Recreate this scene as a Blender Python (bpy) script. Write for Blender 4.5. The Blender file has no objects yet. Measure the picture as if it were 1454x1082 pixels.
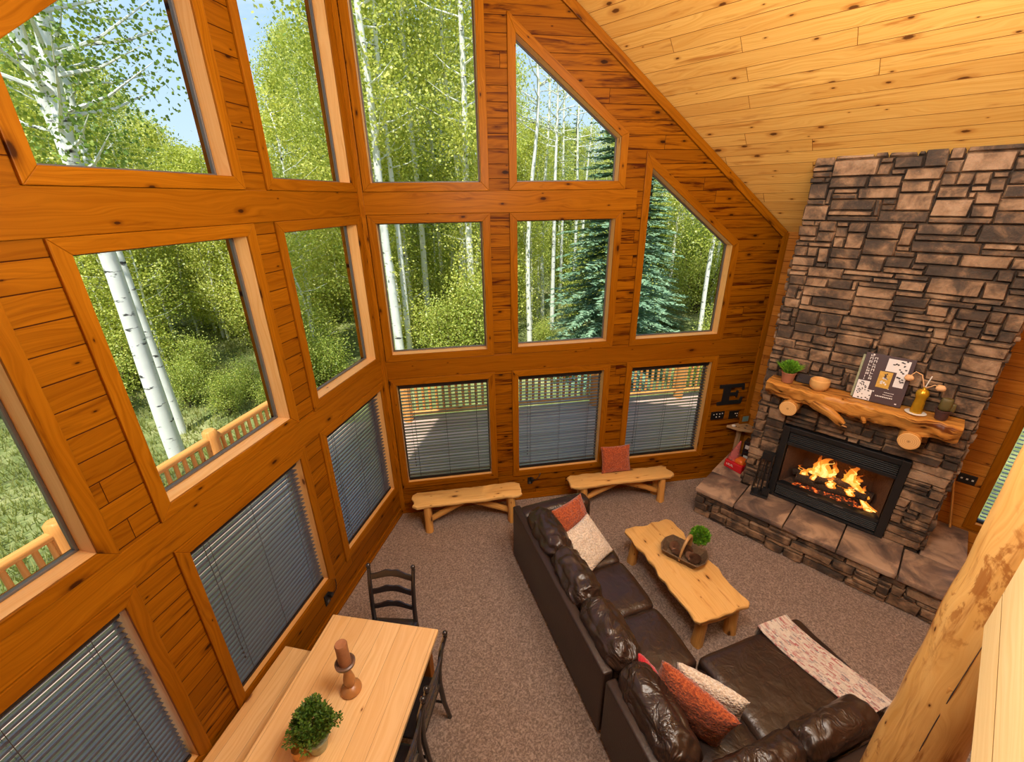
import bpy, bmesh, math, random
from math import sin, cos, pi, radians, sqrt, atan2
from mathutils import Vector, Matrix, noise
from mathutils.geometry import delaunay_2d_cdt

SC = bpy.context.scene
COL = SC.collection
rnd = random.Random(7)

# ------------------------------------------------------------------ mesh helpers
class MB:
    """Collects faces with uv (u runs along the grain, in metres)."""
    def __init__(s):
        s.v = []; s.f = []; s.uv = []
    def quad(s, pts, uvs=None):
        b = len(s.v); s.v += [tuple(p) for p in pts]
        s.f.append(tuple(range(b, b + len(pts))))
        s.uv.append(uvs if uvs else [(0, 0)] * len(pts))
    def box(s, c, size, M=None, grain=0, off=None):
        c = Vector(c); h = [x / 2 for x in size]
        if off is None: off = (rnd.uniform(0, 40), rnd.uniform(0, 40))
        b = len(s.v)
        loc = []
        for k in range(8):
            l = Vector((h[0] if k & 1 else -h[0], h[1] if k & 2 else -h[1], h[2] if k & 4 else -h[2]))
            loc.append(l)
            p = (M @ l) if M is not None else l
            s.v.append(tuple(p + c))
        for idx in ((0, 4, 6, 2), (1, 3, 7, 5), (0, 1, 5, 4), (2, 6, 7, 3), (0, 2, 3, 1), (4, 5, 7, 6)):
            s.f.append(tuple(b + i for i in idx))
            nax = 0 if idx in ((0, 4, 6, 2), (1, 3, 7, 5)) else (1 if idx in ((0, 1, 5, 4), (2, 6, 7, 3)) else 2)
            axes = [a for a in range(3) if a != nax]
            if grain in axes:
                ua = grain; va = [a for a in axes if a != grain][0]
            else:
                ua, va = axes
            s.uv.append([(loc[i][ua] + off[0], loc[i][va] + off[1] + nax * 3.1) for i in idx])
        return s
    def tube(s, pts, rad, n=10, caps=True, wob=0.0, seed=0, up=None, uoff=None):
        pts = [Vector(p) for p in pts]
        if not isinstance(rad, (list, tuple)): rad = [rad] * len(pts)
        uo = rnd.uniform(0, 30) if uoff is None else uoff
        rings = []; L = 0; ref = Vector(up) if up else None
        for i, p in enumerate(pts):
            if i: L += (p - pts[i - 1]).length
            d = (pts[min(i + 1, len(pts) - 1)] - pts[max(i - 1, 0)])
            d = d.normalized() if d.length > 1e-9 else Vector((0, 0, 1))
            if ref is None:
                ref = Vector((1, 0, 0)) if abs(d.x) < .8 else Vector((0, 1, 0))
            a = (ref - d * ref.dot(d)).normalized(); ref = a
            bb = d.cross(a)
            r0 = len(s.v)
            for k in range(n):
                t = 2 * pi * k / n
                r = rad[i]
                if wob: r *= 1 + wob * noise.noise(Vector((cos(t) * 1.3 + seed, sin(t) * 1.3, L * 3 + seed * 7)))
                s.v.append(tuple(p + a * (cos(t) * r) + bb * (sin(t) * r)))
            rings.append((r0, L, rad[i]))
        for i in range(len(rings) - 1):
            a, La, ra = rings[i]; b, Lb, rb = rings[i + 1]
            w = 2 * pi * max(rad)
            for k in range(n):
                k2 = (k + 1) % n
                s.f.append((a + k, a + k2, b + k2, b + k))
                s.uv.append([(uo + La, uo + w * k / n), (uo + La, uo + w * (k + 1) / n), (uo + Lb, uo + w * (k + 1) / n), (uo + Lb, uo + w * k / n)])
        if caps:
            a = rings[0][0]; s.f.append(tuple(a + k for k in reversed(range(n))))
            s.uv.append([(uo + .02 * cos(2 * pi * k / n), uo + .02 * sin(2 * pi * k / n)) for k in range(n)])
            a = rings[-1][0]; s.f.append(tuple(a + k for k in range(n)))
            s.uv.append([(uo + .02 * cos(2 * pi * k / n), uo + .02 * sin(2 * pi * k / n)) for k in range(n)])
        return s
    def lathe(s, prof, n=20, c=(0, 0, 0), M=None):
        """prof: list of (r, z); closed with caps where r>0 at the ends."""
        c = Vector(c); b = len(s.v)
        for r, z in prof:
            for k in range(n):
                p = Vector((r * cos(2 * pi * k / n), r * sin(2 * pi * k / n), z))
                if M is not None: p = M @ p
                s.v.append(tuple(p + c))
        L = 0
        for i in range(len(prof) - 1):
            L2 = L + sqrt((prof[i + 1][0] - prof[i][0]) ** 2 + (prof[i + 1][1] - prof[i][1]) ** 2)
            for k in range(n):
                k2 = (k + 1) % n
                s.f.append((b + i * n + k, b + i * n + k2, b + (i + 1) * n + k2, b + (i + 1) * n + k))
                s.uv.append([(L, k / n * .3), (L, (k + 1) / n * .3), (L2, (k + 1) / n * .3), (L2, k / n * .3)])
            L = L2
        if prof[0][0] > 1e-5:
            s.f.append(tuple(b + k for k in reversed(range(n)))); s.uv.append([(0, 0)] * n)
        if prof[-1][0] > 1e-5:
            e = b + (len(prof) - 1) * n
            s.f.append(tuple(e + k for k in range(n))); s.uv.append([(0, 0)] * n)
        return s
    def prism(s, poly, z0, z1, M=None, c=(0, 0, 0), inset=0.0, grain=0):
        """poly: ccw 2-D outline (x, y) extruded z0..z1; inset shrinks the z0 outline."""
        c = Vector(c); n = len(poly); b = len(s.v)
        off = (rnd.uniform(0, 40), rnd.uniform(0, 40))
        cx = sum(p[0] for p in poly) / n; cy = sum(p[1] for p in poly) / n
        for z in (z0, z1):
            for x, y in poly:
                if z == z0 and inset:
                    x, y = x + (cx - x) * inset, y + (cy - y) * inset
                p = Vector((x, y, z)); p = M @ p if M is not None else p
                s.v.append(tuple(p + c))
        uvf = (lambda p: (p[0] + off[0], p[1] + off[1])) if grain == 0 else (lambda p: (p[1] + off[0], p[0] + off[1]))
        s.f.append(tuple(b + k for k in reversed(range(n)))); s.uv.append([uvf(poly[k]) for k in reversed(range(n))])
        s.f.append(tuple(b + n + k for k in range(n))); s.uv.append([uvf(poly[k]) for k in range(n)])
        for k in range(n):
            k2 = (k + 1) % n
            s.f.append((b + k, b + k2, b + n + k2, b + n + k))
            a, d = uvf(poly[k]), uvf(poly[k2])
            s.uv.append([(a[0], a[1] + z0), (d[0], d[1] + z0), (d[0], d[1] + z1), (a[0], a[1] + z1)])
        return s
    def grid(s, fn, nu, nv, uvs=(1, 1), close_u=False):
        b = len(s.v)
        for j in range(nv + 1):
            for i in range(nu + (0 if close_u else 1)):
                s.v.append(tuple(fn(i / nu, j / nv)))
        w = nu if close_u else nu + 1
        for j in range(nv):
            for i in range(nu):
                i2 = (i + 1) % w if close_u else i + 1
                s.f.append((b + j * w + i, b + j * w + i2, b + (j + 1) * w + i2, b + (j + 1) * w + i))
                s.uv.append([(i / nu * uvs[0], j / nv * uvs[1]), ((i + 1) / nu * uvs[0], j / nv * uvs[1]),
                             ((i + 1) / nu * uvs[0], (j + 1) / nv * uvs[1]), (i / nu * uvs[0], (j + 1) / nv * uvs[1])])
        return s
    def rbox(s, c, size, r, n=8, bulge=(0, 0, 0), wr=0.0, wf=7.0, seed=0, M=None):
        """soft rounded box (cushions)."""
        c = Vector(c); h = Vector(size) / 2; r = min(r, min(h) * .98)
        inn = Vector((h.x - r, h.y - r, h.z - r))
        cache = {}
        def vert(p):
            key = (round(p.x, 5), round(p.y, 5), round(p.z, 5))
            if key in cache: return cache[key]
            # denser samples near the edges
            q = Vector([math.copysign(abs(x) ** .8, x) for x in p])
            q = Vector((q.x * h.x, q.y * h.y, q.z * h.z))
            i_ = Vector([max(-inn[k], min(inn[k], q[k])) for k in range(3)])
            d = q - i_
            o = i_ + (d.normalized() * r if d.length > 1e-9 else d)
            fx, fy, fz = (1 - p.x * p.x), (1 - p.y * p.y), (1 - p.z * p.z)
            o = o + Vector((bulge[0] * p.x * fy * fz, bulge[1] * p.y * fx * fz, bulge[2] * p.z * fx * fy))
            if wr:
                nn = o.normalized()
                w1 = noise.noise(Vector((o.x * wf + seed, o.y * wf, o.z * wf)))
                w2 = noise.noise(Vector((o.x * wf * 2.3, o.y * wf * 2.3 + seed, o.z * wf * 2.3)))
                o = o + nn * wr * (1 - 2 * abs(w1) + .5 * w2)
            if M is not None: o = M @ o
            s.v.append(tuple(o + c)); cache[key] = len(s.v) - 1
            return cache[key]
        for ax in range(3):
            for sg in (-1, 1):
                for i in range(n):
                    for j in range(n):
                        q = []
                        for di, dj in ((0, 0), (1, 0), (1, 1), (0, 1)):
                            p = [0, 0, 0]; p[ax] = sg
                            p[(ax + 1) % 3] = -1 + 2 * (i + di) / n; p[(ax + 2) % 3] = -1 + 2 * (j + dj) / n
                            q.append(vert(Vector(p)))
                        if sg < 0: q.reverse()
                        s.f.append(tuple(q)); s.uv.append([(0, 0)] * 4)
        return s
    def mesh(s, name, bevel=0, seg=2, smooth=None, merge=False, fixn=False):
        me = bpy.data.meshes.new(name)
        me.from_pydata(s.v, [], s.f)
        l = me.uv_layers.new(name='UVMap')
        flat = []
        for u in s.uv:
            for a in u: flat += [a[0], a[1]]
        l.data.foreach_set('uv', flat)
        if bevel or merge or fixn:
            bm = bmesh.new(); bm.from_mesh(me)
            if merge: bmesh.ops.remove_doubles(bm, verts=bm.verts, dist=1e-5)
            if fixn: bmesh.ops.recalc_face_normals(bm, faces=bm.faces)
            if bevel:
                ed = [e for e in bm.edges if len(e.link_faces) == 2 and e.calc_face_angle(0) > .5]
                bmesh.ops.bevel(bm, geom=ed, offset=bevel, segments=seg, profile=.5, affect='EDGES', clamp_overlap=True)
            bm.to_mesh(me); bm.free()
        if smooth is not None:
            me.shade_smooth()
            if smooth < 180: me.set_sharp_from_angle(angle=radians(smooth))
        me.update()
        return me
    def build(s, name, mat, parent=None, **kw):
        return link(name, s.mesh(name, **kw), mat, parent)

def link(name, me, mat, parent=None):
    if mat is not None and not me.materials: me.materials.append(mat)
    o = bpy.data.objects.new(name, me); COL.objects.link(o)
    if parent is not None: o.parent = parent
    return o

def tag(o, label=None, cat=None, group=None, kind=None):
    if label: o['label'] = label
    if cat: o['category'] = cat
    if group: o['group'] = group
    if kind: o['kind'] = kind
    return o

def thing(name, label, cat, loc=(0, 0, 0), rz=0.0, group=None, M=None):
    o = bpy.data.objects.new(name, None); COL.objects.link(o)
    o.empty_display_size = .1
    if M is not None: o.matrix_world = M
    else:
        o.location = loc; o.rotation_euler = (0, 0, rz)
    return tag(o, label, cat, group)

def struct(name, mb, mat, parent=None, **kw):
    o = mb.build(name, mat, parent, **kw)
    if parent is None: o['kind'] = 'structure'
    return o

def sroot(name, M=None):
    o = bpy.data.objects.new(name, None); COL.objects.link(o); o['kind'] = 'structure'
    if M is not None: o.matrix_world = M
    return o

def copy_tree(o, parent=None):
    c = o.copy(); COL.objects.link(c)
    if parent is not None: c.parent = parent
    for ch in list(o.children): copy_tree(ch, c)
    return c

def frame(x, y, z, o=(0, 0, 0)):
    m = Matrix((x, y, z)).transposed().to_4x4(); m.translation = Vector(o); return m

def rot(axis, deg): return Matrix.Rotation(radians(deg), 3, axis)

# ------------------------------------------------------------------ node helpers
class NT:
    def __init__(s, name):
        s.m = bpy.data.materials.new(name); s.m.use_nodes = True
        s.t = s.m.node_tree; s.t.nodes.clear()
        s.out = s.t.nodes.new('ShaderNodeOutputMaterial')
    def n(s, typ, ins=None, **props):
        nd = s.t.nodes.new('ShaderNode' + typ)
        for k, v in props.items(): setattr(nd, k, v)
        for k, v in (ins or {}).items():
            s.set(nd.inputs[k], v)
        return nd
    def set(s, sock, v):
        if isinstance(v, bpy.types.NodeSocket): s.t.links.new(v, sock)
        else:
            if isinstance(v, (tuple, list)) and len(v) == 3 and sock.type == 'RGBA': v = (*v, 1)
            sock.default_value = v
    def math(s, op, a, b=None, c=None, clamp=False):
        nd = s.t.nodes.new('ShaderNodeMath'); nd.operation = op; nd.use_clamp = clamp
        s.set(nd.inputs[0], a)
        if b is not None: s.set(nd.inputs[1], b)
        if c is not None: s.set(nd.inputs[2], c)
        return nd.outputs[0]
    def mix(s, f, a, b, blend='MIX'):
        nd = s.t.nodes.new('ShaderNodeMix'); nd.data_type = 'RGBA'; nd.blend_type = blend
        s.set(nd.inputs[0], f); s.set(nd.inputs[6], a); s.set(nd.inputs[7], b)
        return nd.outputs[2]
    def ramp(s, f, stops, interp='LINEAR'):
        nd = s.t.nodes.new('ShaderNodeValToRGB'); nd.color_ramp.interpolation = interp
        el = nd.color_ramp.elements
        while len(el) < len(stops): el.new(.5)
        for e, (p, c) in zip(el, stops):
            e.position = p
            e.color = (*c, 1) if isinstance(c, (tuple, list)) else (c, c, c, 1)
        s.set(nd.inputs[0], f)
        return nd.outputs[0]
    def comb(s, x, y, z=0.0):
        return s.n('CombineXYZ', {'X': x, 'Y': y, 'Z': z}).outputs[0]
    def noise(s, vec, scale, detail=3, rough=.55, dist=0.0):
        return s.n('TexNoise', {'Vector': vec, 'Scale': scale, 'Detail': detail, 'Roughness': rough, 'Distortion': dist}).outputs['Fac']
    def sstep(s, v, a, b):
        nd = s.n('MapRange', {'Value': v, 'From Min': a, 'From Max': b, 'To Min': 0.0, 'To Max': 1.0}, interpolation_type='SMOOTHSTEP')
        return nd.outputs[0]
    def bump(s, h, dist=.01, strength=1.0):
        return s.n('Bump', {'Height': h, 'Distance': dist, 'Strength': strength}).outputs[0]
    def pbr(s, color, rough=.5, normal=None, **extra):
        p = s.n('BsdfPrincipled')
        s.set(p.inputs['Base Color'], color); s.set(p.inputs['Roughness'], rough)
        if normal is not None: s.set(p.inputs['Normal'], normal)
        for k, v in extra.items(): s.set(p.inputs[k.replace('_', ' ')], v)
        s.t.links.new(p.outputs[0], s.out.inputs[0])
        return s.m

def simple(name, color, rough=.5, metallic=0.0, nz=0, var=.15, bump=0.0, **kw):
    t = NT(name)
    oc = t.n('TexCoord').outputs['Object']
    f = t.noise(oc, nz or 8, 4)
    col = t.mix(f, tuple(c * (1 - var) for c in color), tuple(min(1, c * (1 + var)) for c in color))
    nm = t.bump(t.noise(oc, (nz or 8) * 4, 3), bump) if bump else None
    return t.pbr(col, rough, nm, Metallic=metallic, **kw)

def pine(name, c_lo, c_hi, c_streak, c_knot, plank=0.0, length=2.6, rough=.42, streak=.5, knots=.45, groove=.0045, grain=1.0, island=False, spec=.12, patch=0.0):
    """knotty pine; uv.u along the grain. plank>0 adds tongue-and-groove courses of that height."""
    t = NT(name)
    uv = t.n('UVMap').outputs[0]
    sp = t.n('SeparateXYZ', {0: uv}); u, v = sp.outputs[0], sp.outputs[1]
    if plank:
        row = t.math('DIVIDE', v, plank)
        ri = t.math('FLOOR', row); fr = t.math('FRACT', row)
        wn = t.n('TexWhiteNoise', {'W': ri}, noise_dimensions='1D').outputs['Value']
        uo = t.math('ADD', t.math('DIVIDE', u, length), t.math('MULTIPLY', wn, 7.31))
        ci = t.math('FLOOR', uo); cf = t.math('FRACT', uo)
        pid = t.n('TexWhiteNoise', {'Vector': t.comb(ri, ci)}, noise_dimensions='2D')
        pr = pid.outputs['Value']
        shift = t.math('MULTIPLY', pr, 17.0)
        e1 = t.math('MULTIPLY', t.math('MINIMUM', fr, t.math('SUBTRACT', 1.0, fr)), plank)
        e2 = t.math('MULTIPLY', t.math('MINIMUM', cf, t.math('SUBTRACT', 1.0, cf)), length)
        gv = t.sstep(e1, groove * .25, groove)
        ge = t.sstep(e2, .001, .003)
        gm = t.math('MINIMUM', gv, ge)
    else:
        if island: pr = t.n('NewGeometry').outputs['Random Per Island']
        else: pr = t.n('ObjectInfo').outputs['Random']
        shift = t.math('MULTIPLY', pr, 17.0); gm = None
    uu = t.math('ADD', u, shift); vv = t.math('ADD', v, t.math('MULTIPLY', shift, 1.7))
    # wavy grain lines
    warp = t.noise(t.comb(t.math('MULTIPLY', uu, 1.1), t.math('MULTIPLY', vv, 5.0)), 1.0, 2)
    gl = t.noise(t.comb(t.math('MULTIPLY', uu, 1.0), t.math('ADD', t.math('MULTIPLY', vv, 60.0), t.math('MULTIPLY', warp, 14.0))), 1.0, 3, .6)
    base = t.mix(t.sstep(gl, .3, .75), c_hi, c_lo)
    base = t.mix(t.math('MULTIPLY', pr, .45), base, t.mix(.5, c_lo, c_streak))
    blot = t.noise(t.comb(t.math('MULTIPLY', uu, 2.0), t.math('MULTIPLY', vv, 5.0)), 1.0, 2)
    base = t.mix(t.math('MULTIPLY', t.sstep(blot, .5, .85), .45), base, c_lo)
    # dark mineral streaks
    st = t.noise(t.comb(t.math('MULTIPLY', uu, 1.4), t.math('MULTIPLY', vv, 17.0)), 1.0, 4, .62, .6)
    sm = t.math('MULTIPLY', t.sstep(st, .63 - .1 * streak, .74), .95)
    base = t.mix(t.math('MULTIPLY', sm, streak), base, c_streak)
    # knots
    kv = t.n('TexVoronoi', {'Vector': t.comb(t.math('MULTIPLY', uu, 2.5), t.math('MULTIPLY', vv, 5.6)), 'Scale': 1.0, 'Randomness': .9}, voronoi_dimensions='2D')
    ks = t.n('SeparateXYZ', {0: kv.outputs['Color']})
    has = t.math('LESS_THAN', ks.outputs[0], knots)
    rad = t.math('ADD', t.math('MULTIPLY', t.math('POWER', ks.outputs[1], 2.0), .11), .022)
    kd = t.math('DIVIDE', kv.outputs['Distance'], rad)
    kn = t.noise(t.comb(t.math('MULTIPLY', uu, 40.0), t.math('MULTIPLY', vv, 60.0)), 1.0, 2)
    kd = t.math('ADD', kd, t.math('MULTIPLY', t.math('SUBTRACT', kn, .5), .5))
    core = t.math('MULTIPLY', t.math('SUBTRACT', 1.0, t.sstep(kd, .55, 1.1)), has)
    halo = t.math('MULTIPLY', t.math('SUBTRACT', 1.0, t.sstep(kd, .9, 2.6)), has)
    base = t.mix(t.math('MULTIPLY', halo, .45), base, c_streak)
    base = t.mix(t.math('MULTIPLY', core, .9), base, c_knot)
    if patch:
        pn = t.noise(t.comb(t.math('MULTIPLY', uu, 5.0), t.math('MULTIPLY', vv, 11.0)), 1.0, 5, .65, .5)
        pm = t.noise(t.comb(t.math('MULTIPLY', uu, 1.1), t.math('MULTIPLY', vv, 2.0)), 1.0, 1)
        base = t.mix(t.math('MULTIPLY', t.math('MULTIPLY', t.sstep(pn, .52, .60), t.sstep(pm, .45, .6)), patch), base, c_streak)
    h = t.math('MULTIPLY', gl, .05 * grain)
    if gm is not None:
        base = t.mix(t.math('SUBTRACT', 1.0, gm), base, tuple(c * .55 for c in c_streak))
        h = t.math('ADD', h, gm)
    nm = t.bump(h, .004, .5)
    return t.pbr(base, rough, nm, Specular_IOR_Level=spec)

M = {}
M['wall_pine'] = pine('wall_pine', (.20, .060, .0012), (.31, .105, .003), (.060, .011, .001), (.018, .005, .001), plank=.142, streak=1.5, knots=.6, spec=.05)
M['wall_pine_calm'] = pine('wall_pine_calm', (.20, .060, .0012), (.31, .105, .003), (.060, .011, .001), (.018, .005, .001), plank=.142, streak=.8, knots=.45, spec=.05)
M['side_pine'] = pine('side_pine', (.36, .125, .012), (.50, .20, .028), (.14, .032, .004), (.055, .015, .005), plank=.142, streak=.7, knots=.4)
M['ceil_pine'] = pine('ceil_pine', (.66, .35, .072), (.80, .50, .14), (.36, .11, .014), (.08, .022, .006), plank=.142, length=3.4, streak=.75, knots=.6, groove=.0035)
M['trim_pine'] = pine('trim_pine', (.225, .068, .0012), (.34, .118, .004), (.075, .015, .001), (.03, .008, .002), streak=.6, knots=.45, rough=.36, spec=.06)
M['jamb_pine'] = pine('jamb_pine', (.70, .36, .11), (.80, .48, .19), (.42, .15, .03), (.10, .03, .01), streak=.3, knots=.25, rough=.34)
M['table_pine'] = pine('table_pine', (.72, .42, .16), (.82, .55, .26), (.46, .21, .055), (.14, .045, .015), plank=.15, length=60, streak=.2, knots=.10, rough=.32, spec=.5, groove=.0015, grain=.3)
M['slab_pine'] = pine('slab_pine', (.72, .42, .13), (.84, .55, .21), (.40, .16, .035), (.09, .03, .01), streak=.8, knots=.98, rough=.28)
M['log_pine'] = pine('log_pine', (.58, .27, .06), (.72, .40, .12), (.27, .09, .018), (.06, .02, .008), streak=.8, knots=.6, rough=.35)
M['post_pine'] = pine('post_pine', (.64, .33, .085), (.80, .48, .16), (.30, .10, .02), (.07, .022, .008), streak=1.15, knots=.7, rough=.32, patch=.8)
M['mantel_pine'] = pine('mantel_pine', (.40, .15, .025), (.68, .34, .08), (.11, .03, .006), (.03, .01, .004), streak=1.5, knots=.8, rough=.3)
M['guard_pine'] = pine('guard_pine', (.70, .47, .20), (.78, .57, .28), (.52, .28, .09), (.15, .06, .02), plank=.3, streak=.25, knots=.15)
M['rail_pine'] = pine('rail_pine', (.62, .25, .06), (.72, .34, .10), (.36, .12, .025), (.1, .03, .01), streak=.4, knots=.3, rough=.4)

def carpet():
    t = NT('carpet'); oc = t.n('TexCoord').outputs['Object']
    w = t.n('TexNoise', {'Vector': oc, 'Scale': 18.0, 'Detail': 2}).outputs['Color']
    wv = t.n('VectorMath', {0: oc, 1: t.n('VectorMath', {0: w, 3: .05}, operation='SCALE').outputs[0]}, operation='ADD').outputs[0]
    n1 = t.noise(wv, 58, 3, .7); n2 = t.noise(oc, 260, 2, .6); n3 = t.noise(oc, 1.3, 2)
    f = t.math('ADD', t.math('MULTIPLY', n1, .65), t.math('MULTIPLY', n2, .35))
    c = t.ramp(f, [(.38, (.125, .080, .058)), (.5, (.30, .205, .152)), (.61, (.58, .43, .34))])
    c = t.mix(t.math('MULTIPLY', n3, .25), c, (.22, .135, .088))
    return t.pbr(c, .95, t.bump(f, .025, 1.0), Sheen_Weight=.15)
M['carpet'] = carpet()

def leather(name='brown_leather', crease=.55):
    t = NT(name); oc = t.n('TexCoord').outputs['Object']
    v = t.n('TexVoronoi', {'Vector': oc, 'Scale': 240.0}).outputs['Distance']
    w = t.noise(oc, 9, 3, .5, .5)
    cr = t.noise(oc, 5.5, 3, .55, 1.4)
    rid = t.sstep(t.math('ABSOLUTE', t.math('SUBTRACT', cr, .5)), 0.0, .11)
    mask = t.sstep(t.noise(oc, 2.2, 2), .42, .62)
    h = t.math('ADD', t.math('ADD', t.math('MULTIPLY', v, .03), t.math('MULTIPLY', w, .8)), t.math('MULTIPLY', t.math('MULTIPLY', rid, mask), crease))
    c = t.mix(t.noise(oc, 5, 3), (.016, .0085, .006), (.042, .021, .013))
    return t.pbr(c, t.math('ADD', .25, t.math('MULTIPLY', w, .18)), t.bump(h, .022, .5), Specular_IOR_Level=.7)
M['leather'] = leather()
M['leather_seat'] = leather('brown_leather_seat', .12)
M['leather_flat'] = simple('brown_leather_panel', (.030, .016, .011), .42, nz=12, var=.25, bump=.002)

def stone(name, tint=1.0):
    t = NT(name); oc = t.n('TexCoord').outputs['Object']
    ir = t.n('NewGeometry').outputs['Random Per Island']
    n1 = t.noise(oc, 5.5, 4, .6, .4); n2 = t.noise(oc, 26, 4, .6)
    f = t.math('ADD', t.math('ADD', t.math('MULTIPLY', n1, 1.15), -.09), t.math('MULTIPLY', t.math('SUBTRACT', ir, .5), .30))
    c = t.ramp(f, [(.28, (.044, .030, .021)), (.42, (.080, .051, .032)), (.52, (.17, .102, .057)), (.62, (.27, .165, .092)), (.77, (.36, .235, .142))])
    c = t.mix(t.math('MULTIPLY', t.sstep(n2, .55, .8), .35), c, (.06, .04, .03))
    c = t.mix(t.math('MULTIPLY', t.sstep(t.noise(oc, 60, 2), .72, .8), .35), c, (.55, .42, .30))
    return t.pbr(c, .78, t.bump(t.math('ADD', n2, t.math('MULTIPLY', n1, 1.5)), .02, .6))
M['stone'] = stone('ledge_stone')
M['mortar'] = simple('dark_mortar', (.060, .042, .030), .95, nz=30, var=.3, bump=.01)
def slabstone():
    t = NT('hearth_slab_stone'); oc = t.n('TexCoord').outputs['Object']
    ir = t.n('ObjectInfo').outputs['Random']
    oo = t.n('VectorMath', {0: oc, 1: t.comb(t.math('MULTIPLY', ir, 9.0), 0.0)}, operation='ADD').outputs[0]
    n1 = t.noise(oo, 2.6, 5, .6, .8); n2 = t.noise(oo, 30, 3)
    c = t.ramp(n1, [(.33, (.085, .062, .055)), (.46, (.20, .135, .10)), (.58, (.40, .27, .18)), (.75, (.48, .34, .24))])
    return t.pbr(c, .5, t.bump(t.math('ADD', n2, n1), .008, .4))
M['slab_stone'] = slabstone()

M['black_metal'] = simple('black_metal', (.012, .012, .013), .42, nz=20, var=.2, Specular_IOR_Level=.5)
M['black_satin'] = simple('black_plate', (.010, .009, .009), .35, nz=20)
M['black_wood'] = simple('black_stained_wood', (.022, .017, .017), .25, nz=14, var=.4, Specular_IOR_Level=.7)
M['bronze'] = simple('window_frame_bronze', (.10, .085, .075), .4, nz=10)
M['white_plastic'] = simple('white_plastic', (.75, .72, .66), .4)
M['blind_slat'] = simple('blind_slat_espresso', (.085, .074, .080), .3, nz=6, var=.2, Specular_IOR_Level=1.0, Coat_Weight=1.0, Coat_Roughness=.22)
M['blind_dark'] = simple('blind_headrail_espresso', (.014, .009, .008), .4)
M['cord'] = simple('blind_cord', (.05, .035, .03), .8)
def glass():
    t = NT('window_glass')
    tr = t.n('BsdfTransparent', {'Color': (.95, .975, .97)})
    t.t.links.new(tr.outputs[0], t.out.inputs[0]); return t.m
M['glass'] = glass()

def fabric(name, a, b, scale=120, bump=.01):
    t = NT(name); oc = t.n('TexCoord').outputs['Object']
    n = t.noise(oc, scale, 2); n2 = t.noise(oc, scale * .25, 2)
    c = t.mix(t.sstep(n, .3, .7), a, b)
    return t.pbr(c, .95, t.bump(t.math('ADD', n, n2), bump, .8), Sheen_Weight=.3)
M['orange_knit'] = fabric('rust_orange_knit', (.25, .040, .010), (.50, .105, .025), 62, .022)
M['cream_knit'] = fabric('cream_knit', (.52, .41, .30), (.80, .70, .58), 62, .022)
M['red_cloth'] = fabric('red_cloth', (.42, .008, .015), (.60, .02, .03))
def throwmat():
    t = NT('woven_throw'); uv = t.n('UVMap').outputs[0]
    sp = t.n('SeparateXYZ', {0: uv}); u, v = sp.outputs[0], sp.outputs[1]
    r = t.math('FLOOR', t.math('MULTIPLY', u, 62.0))
    w = t.n('TexWhiteNoise', {'W': r}, noise_dimensions='1D').outputs['Value']
    cu = t.math('FLOOR', t.math('ADD', t.math('MULTIPLY', v, 30.0), t.math('MULTIPLY', w, 9.0)))
    blk = t.n('TexWhiteNoise', {'Vector': t.comb(cu, r)}, noise_dimensions='2D').outputs['Value']
    r2 = t.math('FLOOR', t.math('MULTIPLY', u, 17.0)); c2 = t.math('FLOOR', t.math('ADD', t.math('MULTIPLY', v, 9.0), t.math('MULTIPLY', t.n('TexWhiteNoise', {'W': r2}, noise_dimensions='1D').outputs['Value'], 5.0)))
    big = t.n('TexWhiteNoise', {'Vector': t.comb(c2, r2)}, noise_dimensions='2D').outputs['Value']
    f = t.math('ADD', t.math('MULTIPLY', blk, .5), t.math('MULTIPLY', big, .5))
    c = t.ramp(f, [(.0, (.58, .52, .43)), (.28, (.50, .43, .36)), (.36, (.34, .10, .10)), (.43, (.52, .40, .34)), (.52, (.62, .56, .47)), (.60, (.17, .15, .17)), (.66, (.52, .45, .39)), (.76, (.60, .54, .46)), (.84, (.36, .07, .08)), (.9, (.5, .42, .36))], 'LINEAR')
    wv = t.noise(t.comb(t.math('MULTIPLY', u, 160.0), t.math('MULTIPLY', v, 90.0)), 1.0, 2)
    c = t.mix(t.math('MULTIPLY', t.sstep(wv, .5, .7), .5), c, (.74, .68, .60))
    return t.pbr(c, .95, t.bump(wv, .006, .8))
M['throw'] = throwmat()
def ringwood(name, a, b):
    t = NT(name); oc = t.n('TexCoord').outputs['Object']
    sp = t.n('SeparateXYZ', {0: oc})
    d = t.math('SQRT', t.math('ADD', t.math('MULTIPLY', sp.outputs[0], sp.outputs[0]), t.math('MULTIPLY', sp.outputs[1], sp.outputs[1])))
    d = t.math('ADD', d, t.math('MULTIPLY', t.noise(oc, 12, 2), .006))
    rr = t.math('SINE', t.math('MULTIPLY', d, 420.0))
    c = t.mix(t.sstep(rr, .2, 1.0), a, b)
    c = t.mix(t.math('SUBTRACT', 1.0, t.sstep(d, .004, .02)), c, tuple(x * .5 for x in b))
    return t.pbr(c, .45)
M['log_end'] = ringwood('cut_log_end', (.74, .44, .17), (.56, .28, .085))
M['green_leaf'] = None
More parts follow.
